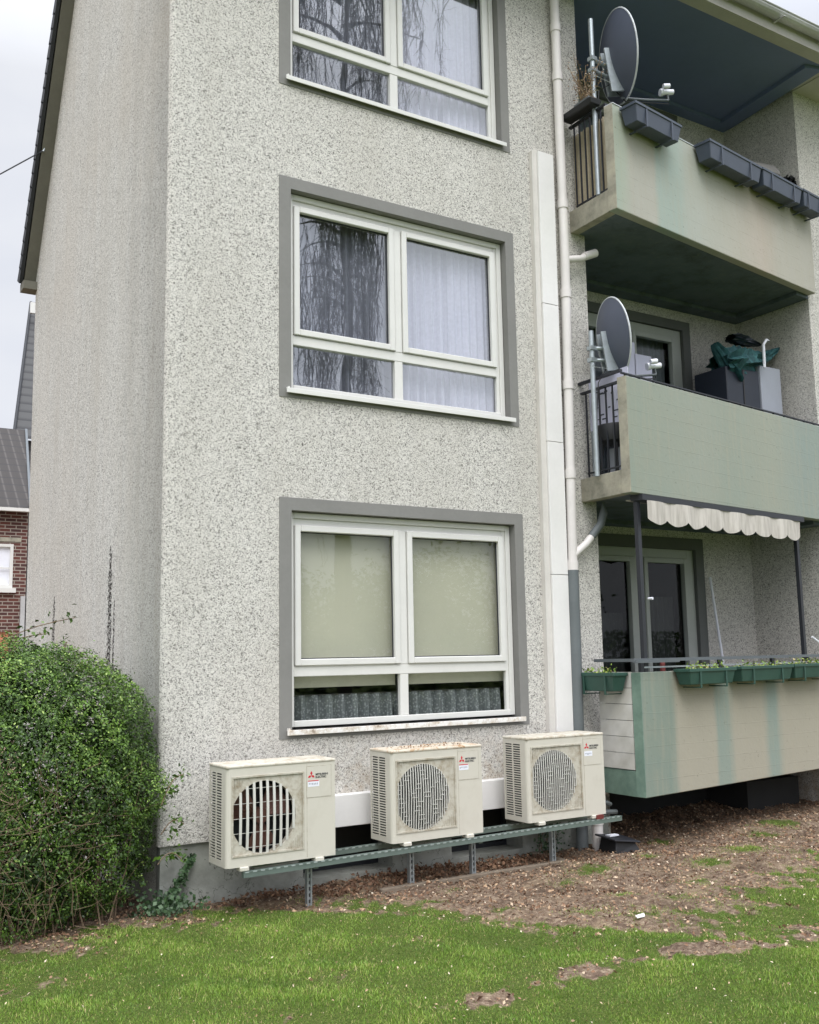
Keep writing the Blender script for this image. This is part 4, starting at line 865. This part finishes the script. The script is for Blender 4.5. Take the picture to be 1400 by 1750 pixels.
# ================================================================== satellite dishes
def dish(cx,cy_,cz,rad,az,el,label,mast,lnb):
    t=thing('satellite_dish',label,'satellite dish',(mast[0],mast[1],mast[2]),group='satellite dishes at the balcony corners')
    ax=Vector((math.cos(R_(az))*math.cos(R_(el)),math.sin(R_(az))*math.cos(R_(el)),math.sin(R_(el))))
    e1=ax.cross(Vector((0,0,1))).normalized(); e2=e1.cross(ax).normalized(); C0=Vector((cx,cy_,cz))
    mb=MB(); rings=8; n=40; depth=.11*rad/.45
    def pt(rr,a,off): return C0+(e1*math.cos(a)*.93+e2*math.sin(a))*rr*rad+ax*(depth*rr*rr+off-depth)
    for off in (0,.008):
        o=len(mb.v); mb.v.append(tuple(pt(0,0,off)))
        for i in range(1,rings+1):
            for k in range(n): mb.v.append(tuple(pt(i/rings,2*math.pi*k/n,off)))
        for k in range(n): mb.f.append((o,o+1+k,o+1+(k+1)%n))
        for i in range(rings-1):
            for k in range(n): a_=o+1+i*n+k;b_=o+1+i*n+(k+1)%n; mb.f.append((a_,a_+n,b_+n,b_))
    mb.build('reflector',DISH,t,smooth=True)
    MB().tube([pt(1.0,2*math.pi*k/n,.004) for k in range(n+1)],.009,6,cap=False).build('reflector_rim',DISHR,t,smooth=True)
    # bracket behind
    bk=C0-ax*(depth+.03); lo=C0-e2*rad*.5-ax*(depth*.8)
    mb=MB(); 
    for s in(-.05,.05): mb.hexa([tuple(C0+e1*(s+q)+e2*h*rad-ax*d) for q in(-.012,.012) for h in(.15,-.85) for d in(depth*.9-.005 if h>0 else .03,depth+.05)])
    mb.tube([bk-e2*.1,Vector((mast[0],mast[1],bk.z-.1))],.022,8).tube([bk-e2*.22,Vector((mast[0],mast[1],bk.z-.22))],.018,8)
    mb.build('bracket',GALV,t)
    for dz in (-.1,-.22): MB().box(mast[0]-.035,mast[0]+.035,mast[1]-.035,mast[1]+.035,bk.z+dz-.02,bk.z+dz+.02).build('clamp',GALV,t)
    MB().tube([(mast[0],mast[1],mast[2]),(mast[0],mast[1],mast[3])],.026,12).build('mast',GALV,t,smooth=True)
    # arm with receiver
    base=C0-e2*rad*.95; hz=Vector((ax.x,ax.y,0)).normalized(); tip=base+hz*lnb*.78+Vector((0,0,.02))
    MB().tube([base-ax*.05,base.lerp(tip,.5)-Vector((0,0,.01)),tip],.013,8).tube([tip,tip+e2*.07],.011,8).build('arm',HRAIL,t)
    hd=tip+e2*.09
    MB().tube([hd+ax*.07,hd-ax*.05],.028,12).tube([hd-ax*.05,hd-ax*.08],.038,12).tube([hd+e1*.07+e2*.03,hd+e1*.07+e2*.03-ax*.07],.026,10).build('receiver_head',WHITE,t,smooth=True)
    pts=[hd-ax*.02,tip-Vector((0,0,.04)),base+Vector((0,0,-.04)),bk-e2*.3,Vector((mast[0]+.04,mast[1]-.03,bk.z-.45)),Vector((mast[0]+.03,mast[1]+.02,mast[2]+.5)),Vector((mast[0]+.05,mast[1]+.06,mast[2]+.05))]
    MB().tube(pts,.006,5).build('coax_cable',BLACKP,t)
    MB().tube([bk-e2*.15,bk-e2*.32-Vector((0,.05,0)),Vector((mast[0]-.05,mast[1]-.04,bk.z-.3)),Vector((mast[0]+.06,mast[1],bk.z-.2))],.005,5).build('coax_loop',DISHR,t)
    return t
dish(4.62,-.44,7.74,.475,-20,8,'large anthracite satellite dish on the left corner of the top floor balcony',(4.28,-.42,6.15,8.06),.62)
dish(4.42,-.38,4.70,.40,-19,8,'anthracite satellite dish beside the railing of the middle floor balcony',(4.205,-.30,3.3,4.76),.5)
# cable on the top mast
pts=[(4.28+.02*math.cos(q),-.42+.02*math.sin(q*1.3),6.3+q*.12) for q in np.arange(0,8,.5)]
# reed screen behind the top railing
folds_par=None
t=folds(BX+.10,BX+.11,6.15,6.98,0,0,1,BAMB,'tmp',None); bpy.data.objects.remove(t)
mb=MB(); ys=np.linspace(-.6,.0,73)
for k in range(72):
    xx=BX+.10+.012*math.sin(k*1.05)+.006*math.sin(k*2.9); xn=BX+.10+.012*math.sin((k+1)*1.05)+.006*math.sin((k+1)*2.9); mb.quad((xx,ys[k],6.15),(xn,ys[k+1],6.15),(xn,ys[k+1],6.99),(xx,ys[k],6.99))
tag(mb.build('balcony_curtain',BAMB),'beige folded cloth screen behind the side railing of the top balcony','screen')
# window box and dry plant on the top side rail
t=thing('plant_pot','dark trough with a leafless twiggy plant on the top balcony side rail','plant pot',(4.22,-.3,7.06))
MB().hexa([(4.15,-.5,7.07),(4.13,-.52,7.13),(4.15,-.06,7.07),(4.13,-.04,7.13),(4.28,-.5,7.07),(4.30,-.52,7.13),(4.28,-.06,7.07),(4.30,-.04,7.13)]).build('trough',BLACKP,t,bevel=.01)
MB().box(4.15,4.26,-.48,-.25,7.13,7.16).build('tray',HRAIL,t,bevel=.006)
mb=MB(); rr=random.Random(4); tips=[]
for k in range(26):
    p=Vector((4.2+rr.uniform(-.05,.05),-.4+rr.uniform(-.1,.1),7.15)); d=Vector((rr.uniform(-.5,.5),rr.uniform(-.5,.5),1)).normalized(); L=rr.uniform(.2,.5); ptl=[p]
    for q in range(5): d=(d+Vector((rr.uniform(-.4,.4),rr.uniform(-.4,.4),rr.uniform(-.3,.3)))).normalized(); p=p+d*L/5; ptl.append(p); tips.append(p)
    mb.tube(ptl,.0035,4)
mb.build('twigs',TWIG,t)
P=np.array([tuple(p) for p in tips for _ in range(3)])+rng.normal(size=(len(tips)*3,3))*.02; V,F=leaves(P,.012); cloud_mesh('dry_flowers',V,F,DRYL,rng.uniform(.5,1,len(P)),parent=t)
# folded board + dark plant on the top balcony
t=thing('folding_table','grey folding table top tilted above the flower boxes of the top balcony','table',(7.3,.1,6.2))
MB().hexa([(7.2,.02,7.40),(7.2,.02,7.43),(7.45,.25,7.60),(7.45,.25,7.63),(7.68,-.03,7.38),(7.68,-.03,7.41),(7.86,.18,7.60),(7.86,.18,7.63)]).build('table_top',plain('grey_board',lin((120,118,114)),.7),t)
MB().tube([(7.42,.12,6.1),(7.42,.12,7.5)],.02,8).tube([(7.62,.1,6.1),(7.62,.1,7.5)],.02,8).build('leg',GALV,t)
t=thing('potted_plant','small dark round plant at the right end of the top balcony','plant',(7.55,-.1,6.2))
P=rng.normal(size=(500,3)); P/=np.linalg.norm(P,axis=1)[:,None]; P=P*rng.uniform(.5,1,(500,1))*.09+np.array([7.93,.05,7.36]); V,F=leaves(P,.022); cloud_mesh('foliage',V,F,BLACKP,None,parent=t)
MB().tube([(7.93,.05,6.1),(7.93,.05,7.35)],.012,6).build('stem',TWIG,t)

# ================================================================== middle balcony things
t=thing('privacy_screen','pale lilac printed sheet behind the side railing of the middle balcony','screen',(4.4,-.3,3.35))
MB().box(BX+.14,BX+.145,-.58,-.02,3.82,4.36).build('sheet',LILAC,t)
mb=MB(); rr=random.Random(3)
for k in range(16):
    y=rr.uniform(-.55,-.1); z=rr.uniform(3.88,4.2); mb.box(BX+.137,BX+.139,y,y+rr.uniform(.015,.06),z,z+rr.uniform(.005,.02))
mb.build('print',INK,t)
for y in(-.57,-.03): MB().tube([(BX+.15,y,3.33),(BX+.15,y,4.36)],.01,6).build('screen_post',GALV,t)
t=thing('storage_tub','black tub on thin legs behind the side railing of the middle balcony','tub',(4.42,-.38,3.32))
MB().tube([(4.45,-.32,3.62),(4.45,-.32,3.66),(4.45,-.32,3.80),(4.45,-.32,3.82)],[.10,.16,.19,.18],20).build('tub',BLACKP,t,smooth=True)
for a in (.6,2.3,4.0,5.4): MB().tube([(4.45+.12*math.cos(a),-.32+.12*math.sin(a),3.64),(4.45+.17*math.cos(a),-.32+.17*math.sin(a),3.3)],.012,6).build('leg',BLACKP,t)
MB().box(4.44,4.47,-.5,-.2,3.34,3.6).build('base_tray',SILVER,t)
t=thing('paper_stack','stack of white boxes in front of the middle balcony door','box stack',(5.9,.7,3.3))
MB().box(5.78,6.06,.7,.95,3.3,5.03).build('lower_box',LILAC,t,bevel=.005); MB().box(5.62,5.80,.7,.95,3.3,5.16).build('upper_box',LILAC,t,bevel=.005)
# barbecue covered by a teal parasol
t=thing('barbecue','dark barbecue cabinet with a light grey right hand cabinet on the middle balcony','barbecue',(7.5,.55,3.3))
MB().box(6.92,7.50,.35,.85,3.3,4.95).build('cabinet',NAVY,t,bevel=.01); MB().box(7.20,7.22,.342,.3495,3.3,4.94).build('door_gap',BLACKP,t)
MB().box(7.505,7.88,.33,.85,3.3,5.03).build('side_cabinet',SILVER,t,bevel=.008)
t=thing('folded_parasol','crumpled teal parasol lying across the barbecue on the middle balcony','parasol',(7.3,.55,5.02))
def crumple(a,b,r0,r1,seed,flat=.6):
    rr=random.Random(seed); mb=MB(); n=18; m=16; A=Vector(a);B=Vector(b); d=(B-A).normalized(); e=d.cross(Vector((0,0,1))).normalized(); f=e.cross(d)
    for i in range(m+1):
        t_=i/m; c=A.lerp(B,t_); rad=(r0+(r1-r0)*t_)*(.25+.75*math.sin(math.pi*min(1,max(0,t_*.92+.08)))**.5)
        for k in range(n):
            an=2*math.pi*k/n; q=rad*(1+.28*math.sin(k*2.8+seed+t_*3)+rr.uniform(-.12,.12)); mb.v.append(tuple(c+e*math.cos(an)*q+f*math.sin(an)*q*flat))
    for i in range(m):
        for k in range(n): mb.f.append((i*n+k,i*n+(k+1)%n,(i+1)*n+(k+1)%n,(i+1)*n+k))
    return mb
crumple((6.92,.45,5.0),(7.86,.55,5.2),.25,.17,2,.7).build('cloth',TEAL,t); crumple((7.6,.5,5.1),(8.05,.45,5.36),.13,.05,5).build('cloth_end',TEAL,t); crumple((6.86,.45,5.24),(7.2,.4,4.78),.08,.14,8).build('cloth_fold',TEAL,t)
MB().tube([(7.5,.26,4.98),(7.51,.26,5.27),(7.57,.26,5.34),(7.64,.26,5.34)],.018,8).build('crank',WHITE,t)
crumple((7.15,.45,5.36),(7.75,.5,5.36),.12,.06,11,.5).build('cap',NAVY,t)

# ================================================================== bush
def bush():
    t=thing('privet_bush','large rounded green privet bush covering the foot of the gable wall','bush',(-1.15,.4,GZ))
    C0=np.array([-1.12,.40,.70]); Rr=np.array([1.17,.95,1.03])
    n=150000
    d=rng.normal(size=(n,3)); d/=np.linalg.norm(d,axis=1)[:,None]
    # superellipsoid radius (boxy sides)
    p=2.75; rad=1/((np.abs(d[:,0])**p+np.abs(d[:,1])**p+np.abs(d[:,2])**2.75)**(1/p))
    lump=.075*np.sin(d[:,0]*9+1)*np.sin(d[:,1]*8)*np.cos(d[:,2]*9)+.05*np.sin(d[:,0]*21+d[:,2]*17)*np.sin(d[:,1]*19+2)+.02*np.sin(d[:,0]*43)*np.sin(d[:,2]*39)
    dep=rng.exponential(.055,n); r=(rad*(1+lump)-dep)
    spike=rng.uniform(size=n)<.02; r=np.where(spike,r+rng.uniform(.0,.1,n),r)
    P=C0+d*r[:,None]*Rr
    k=(P[:,2]>GZ+.0)&(P[:,0]<.14)
    # lower middle is thinner
    thin=np.exp(-(((P[:,0]+1.0)/.55)**2+((P[:,2]-.25)/.32)**2))*(P[:,1]<.3)
    k&=rng.uniform(size=n)>thin*.35
    k&=~((P[:,0]>-.03)&(P[:,1]>-.03))
    gap=np.sin(P[:,0]*8+3*np.sin(P[:,2]*4))*np.sin(P[:,2]*9+2*np.sin(P[:,0]*5))
    k&=rng.uniform(size=n)>np.clip(gap-.45,0,1)*.9
    P=P[k];dd=d[k];dpk=dep[k]; V,F=leaves(P,.0115,nrm=dd+np.array([0,0,.6]),jit=.75,asp=.5)
    tint=np.clip(rng.normal(.38,.2,len(P))+.2*np.sin(P[:,0]*6+P[:,1]*3)*np.sin(P[:,2]*7)+.12*np.sin(P[:,0]*17)*np.sin(P[:,2]*15)+(P[:,2]-.7)*.14,0,1); tint=np.where(rng.uniform(size=len(P))<.03,1.,tint)
    cloud_mesh('foliage',V,F,LEAF,tint,parent=t)
    # inner leaves
    n=14000; d=rng.normal(size=(n,3)); d/=np.linalg.norm(d,axis=1)[:,None]; P=C0+d*(rng.uniform(.35,.85,n)**.5)[:,None]*Rr; k=(P[:,2]>GZ)&(P[:,0]<-.03); P=P[k]; V,F=leaves(P,.032); cloud_mesh('inner_foliage',V,F,LEAF,rng.uniform(0,.4,len(P)),parent=t)
    mb=MB(); rr=random.Random(9)
    for k in range(120):
        p=Vector((rr.uniform(-1.9,-.3),rr.uniform(-.3,.9),GZ)); d=Vector((rr.uniform(-.4,.4),rr.uniform(-.3,.3),1)).normalized(); L=rr.uniform(.5,1.2); pts=[p]
        for q in range(6):
            d=(d+Vector((rr.uniform(-.25,.25),rr.uniform(-.25,.2),.05))).normalized(); p=p+d*L/6; pts.append(p)
        mb.tube(pts,[.006,.005,.004,.0035,.003,.0025,.002],4)
    for k in range(260):
        a=rr.gauss(-.15,.5)-math.pi/2; p=Vector((-1.1+math.cos(a)*1.0,.4+math.sin(a)*.92,rr.uniform(GZ+.05,.85))); d=Vector((rr.uniform(-.6,.6),-.2,rr.uniform(-.2,1))).normalized(); mb.tube([p,p+d*.12,p+d*.22+Vector((rr.uniform(-.04,.04),0,.02))],.0018,3)
    mb.build('branches',TWIG,t)
    # long shoots rising behind at the left
    mb=MB(); PP=[]
    for base,tip in (((-1.3,.9,1.6),(-.40,1.0,1.97)),((-1.4,.9,1.55),(-.62,1.0,1.84)),((-1.75,1.1,1.4),(-1.45,1.2,2.05)),((-1.6,.9,1.5),(-1.15,1.0,1.88)),((-1.3,.5,1.5),(-1.2,.5,1.82)),((-.65,.4,1.5),(-.6,.42,1.76)),((-.12,-.40,.6),(.03,-.42,.80)),((-.12,-.40,.4),(.04,-.42,.46)),((-.14,-.4,.2),(.03,-.4,.22))):
        A=Vector(base);B=Vector(tip); pts=[A.lerp(B,q/6)+Vector((0,0,.06*math.sin(q/6*math.pi))) for q in range(7)]; mb.tube(pts,.004,5)
        for q in range(34):
            c_=A.lerp(B,rng.uniform(.15,1.02)); PP.append((c_.x+rng.normal()*.03,c_.y+rng.normal()*.03,c_.z+rng.normal()*.03+.03))
    mb.build('shoots',TWIG,t); V,F=leaves(np.array(PP),.024); cloud_mesh('shoot_leaves',V,F,LEAF,rng.uniform(.2,.7,len(PP)),parent=t)
    return t
bush()
# ivy on the plinth
t=thing('ivy','dark ivy tongue climbing the grey plinth right of the bush','ivy',(.1,-.05,GZ))
PP=[]
for k in range(260):
    f=rng.uniform(0,1); x=.02+f*.24+rng.normal()*.028*(1.2-f); z=GZ+.02+f*.34+rng.normal()*.02; PP.append((x,-.015-rng.uniform(0,.03)-(1-f)*.06*rng.uniform(),z))
for k in range(420): PP.append((rng.normal(.02,.12),-.1+rng.normal()*.07,GZ+abs(rng.normal())*.07))
V,F=leaves(np.array(PP),.017,nrm=np.tile([0,-1,.4],(len(PP),1)),jit=.6,asp=.75); cloud_mesh('leaves',V,F,IVY,rng.uniform(size=len(PP)),parent=t)
MB().tube([(.0,-.02,GZ),(.12,-.012,GZ+.16),(.26,-.012,GZ+.37)],.005,5).build('stem',TWIG,t)
t=thing('climber','dark twiggy climber beside the right hand end of the cellar openings','climber',(3.6,-.1,GZ))
PP=[(3.62+rng.normal()*.1+f*.05,-.03-rng.uniform(0,.06),GZ+f*.3) for f in rng.uniform(0,1,220)]
V,F=leaves(np.array(PP),.015,nrm=np.tile([0,-1,.4],(len(PP),1)),jit=.6,asp=.75); cloud_mesh('leaves',V,F,IVY,rng.uniform(0,.5,len(PP)),parent=t)
mb=MB(); 
for k in range(9): x=3.55+k*.02; mb.tube([(x,-.02,GZ),(x+rng.normal()*.04,-.03,GZ+.14),(x+rng.normal()*.06,-.02,GZ+.3)],.004,4)
mb.build('stems',TWIG,t)

# ================================================================== brick house and slate house behind
UVxz=lambda x,y,z:(x,z)
h=thing('brick_house','old red brown brick house with dark tiled roof behind the gable','house',(0,18,GZ))
mb=MB(); 
wh=[(1.35,2.33,3.39,4.44),(.9,2.3,.9,2.36)]
wallgrid(mb,-7,2.64,-.3,5.3,wh,lambda x,d,z:(x,18,z)); mb.quad((2.6,18,-.3),(3.5,24,-.3),(3.5,24,5.3),(3.04,21,7.8),(2.6,18,5.3)); mb.build('wall',BRICK,h,uv=lambda x,y,z:(x+y,z))
MB().hexa([(-7,17.8,5.22),(-7,17.8,5.3),(-7,21,7.83),(-7,21,7.91),(2.62,17.8,5.22),(2.62,17.8,5.3),(3.09,21,7.83),(3.09,21,7.91)]).hexa([(-7,21,7.83),(-7,21,7.91),(-7,24.2,5.22),(-7,24.2,5.3),(3.09,21,7.83),(3.09,21,7.91),(3.5,24.2,5.22),(3.5,24.2,5.3)]).build('roof',TILE,h,uv=lambda x,y,z:(x,z*1.5))
MB().box(-7,2.66,17.68,17.8,5.2,5.28).build('gutter',PVC,h); MB().hexa([(2.62,17.8,5.2),(2.62,17.8,5.34),(3.09,21,7.82),(3.09,21,7.95),(2.68,17.8,5.2),(2.68,17.8,5.34),(3.15,21,7.82),(3.15,21,7.95)]).build('verge',HRAIL,h)
w_=MB().box(1.35,2.33,18.05,18.1,3.39,4.44).build('window',WHITE,h); mb=MB(); ring(mb,1.35,2.33,3.39,4.44,.07,17.98,18.05); mb.box(1.3,2.4,17.9,18.05,3.28,3.385); mb.build('frame',PVC,w_)
mb=MB().box(1.35,2.33,17.985,18.0,3.85,3.88); mb.build('sash_bar',PVC,w_)
MB().box(1.5,2.5,17.98,18.0,4.5,4.6).build('lintel',CONC,h)
MB().box(.9,2.3,18.05,18.1,.9,2.36).build('shutter',plain('orange_shutter',lin((196,130,98)),.7),h)
MB().box(2.52,2.62,17.9,17.98,-.2,3.2).build('drainpipe',ZINC,h)
def pr(u,v,y):
    d=r2*((u-700)/F_)+u2*((875-v)/F_)+fwd; return CAM+d*((y-CAM.y)/d.y)
h=thing('slate_house','tall grey slate roofed house rising behind the brick house','house',(4.5,26,GZ))
A=pr(56,520,26);B=pr(27,748,21.5)
A=Vector((round(A.x,2),26,round(A.z,2)));B=Vector((round(B.x,2),21.5,round(B.z,2)))
mb=MB(); mb.prism([tuple(A),tuple(B),(B.x+7,21.5,B.z),(A.x+7,26,A.z)],(0,.06,.1)); mb.build('roof',SLATE,h,uv=lambda x,y,z:(x,z))
mb=MB(); mb.quad((B.x+.1,21.7,-.3),(B.x+7,21.7,-.3),(B.x+7,21.7,B.z),(B.x+.1,21.7,B.z)); mb.quad((B.x+.1,21.7,-.3),(B.x+.1,21.7,B.z),(A.x+.1,26,A.z),(A.x+.4,31,-.3)); mb.build('wall',SLATE,h,uv=lambda x,y,z:(x+y,z))
MB().tube([tuple(A+Vector((-.05,0,.06))),tuple(B+Vector((-.05,0,.06)))],.045,6).build('verge',SLATE_D,h)
q=pr(60,524,25); MB().box(q.x-.15,q.x+1.2,24.9,25.0,q.z-.25,q.z+.1).build('dormer_trim',PVC,h)
for k in range(4): MB().box(q.x+.02,q.x+1.0,24.86,24.9,q.z-.22+k*.09,q.z-.19+k*.09).build('dormer_slat',IRON,h)

# ================================================================== trees and houses across the lawn (mirrored in the panes)
def strands(pts0,lens,seed):
    """hanging twig strands as thin 3-sided ribbons"""
    Vs=[];Fs=[];o=0
    r=np.random.default_rng(seed)
    for (p,L) in zip(pts0,lens):
        n=max(4,int(L/.35)); t_=np.linspace(0,1,n+1); ph=r.uniform(0,6.28,2)
        x=p[0]+.12*np.sin(t_*L*1.3+ph[0])+.05*np.sin(t_*L*4+ph[1])+np.sqrt(t_)*r.normal()*.15; y=p[1]+.12*np.cos(t_*L*1.1+ph[1]); z=p[2]-L*t_
        w=.013*(1-t_*.6)
        C=np.stack([x,y,z],1)
        a=C+np.stack([w,0*w,0*w],1); b=C+np.stack([-w*.5,w*.8,0*w],1); c=C+np.stack([-w*.5,-w*.8,0*w],1)
        V=np.stack([a,b,c],1).reshape(-1,3); Vs.append(V)
        for i in range(n):
            for k in range(3): Fs.append((o+i*3+k,o+i*3+(k+1)%3,o+i*3+3+(k+1)%3,o+i*3+3+k))
        o+=len(V)
        # side twigs + buds
        m=int(L*6); tt=r.uniform(0,1,m); 
        for q in tt:
            i=min(n-1,int(q*n)); c0=C[i]*(1-(q*n-i))+C[i+1]*(q*n-i); e=c0+np.array([r.normal()*.14,r.normal()*.14,-abs(r.normal())*.22]); ww=.009
            Vs.append(np.array([c0+[ww,0,0],c0-[ww,0,0],e-[ww*.5,0,0],e+[ww*.5,0,0]])); Fs.append((o,o+1,o+2,o+3)); o+=4
    return np.concatenate(Vs),np.array(Fs)
wt=thing('weeping_birch','tall bare weeping birch across the lawn, mirrored in the upper windows','tree',(9.4,-14,GZ))
mb=MB(); mb.tube([(9.4,-14.3,GZ),(9.3,-14.2,5),(9.5,-14.1,10),(9.3,-14,15),(9.6,-14,20),(9.7,-14,23)],[.22,.17,.12,.08,.06,.03],10); mb.build('trunk',BARK,wt)
mb=MB(); rr=random.Random(21); st=[];ln=[]
for k in range(46):
    z=rr.uniform(10,22); side=rr.uniform(0,2*math.pi); L=rr.uniform(1.0,1.9) if z<16.5 else rr.uniform(1.2,4.2)
    if z<16.5 and math.cos(side)>.0: L*=.7
    p=Vector((9.4,-14.1,z)); pts=[p]; d=Vector((math.cos(side),math.sin(side)*.6,.7)).normalized()
    for q in range(6): d=(d+Vector((rr.uniform(-.15,.15),rr.uniform(-.15,.15),-.22))).normalized(); p=p+d*L/6; pts.append(p)
    mb.tube(pts,[.06,.05,.04,.03,.02,.015,.01],5)
    for q in range(9):
        f=rr.uniform(.25,1)*6; i=min(5,int(f)); c0=pts[i].lerp(pts[i+1],f-i); st.append(tuple(c0+Vector((rr.uniform(-.2,.2),rr.uniform(-.3,.3),0))))
        if c0.x>10.9: ln.append(min(rr.uniform(1.5,5),max(.8,c0.z-rr.uniform(15.2,17.2))))
        else: ln.append(rr.uniform(2.0,6.5))
mb.build('branch',BARK,wt); V,F=strands(st,ln,5); cloud_mesh('twig_strands',V,F,BARK,None,parent=wt)
# broad crowned trees and hedge farther back
def roundtree(x,y,hh,rad,seed,label):
    t=thing('garden_tree',label,'tree',(x,y,GZ),group='trees across the lawn'); r=np.random.default_rng(seed)
    MB().tube([(x,y,GZ),(x+.1,y,hh*.4),(x,y,hh*.8)],[.2,.14,.05],8).build('trunk',BARK,t)
    n=7000; cl=r.normal(size=(26,3)); cl/=np.linalg.norm(cl,axis=1)[:,None]; cl*=r.uniform(.35,1,(26,1)); idx=r.integers(0,26,n); P=np.array([x,y,hh*.6])+cl[idx]*np.array([rad,rad,hh*.38])+r.normal(size=(n,3))*rad*.2
    V,F=leaves(P,.11); cloud_mesh('crown',V,F,LEAF,r.uniform(0,.6,n),parent=t)
for k,(x,y,hh,rad,lb) in enumerate(((3.2,-24,4.6,2.4,'low green garden tree left of the lawn'),(8.4,-26,5.2,2.6,'bushy green garden tree behind the birch'),(13.6,-24,4.6,2.5,'green garden tree right of the birch'),(19,-25,5.4,2.8,'wide green garden tree far right across the lawn'),(25,-24,4.8,2.6,'green garden tree at the far end of the lawn'))): roundtree(x,y,hh,rad,30+k,lb)
n=16000; P=np.stack([rng.uniform(-6,40,n),-20+rng.normal(size=n)*.35,GZ+rng.uniform(0,1,n)**.8*2.6],1); V,F=leaves(P,.12); tag(cloud_mesh('garden_hedge',V,F,LEAF,rng.uniform(0,.6,n)),'long green hedge across the lawn, mirrored in the ground floor window','hedge')
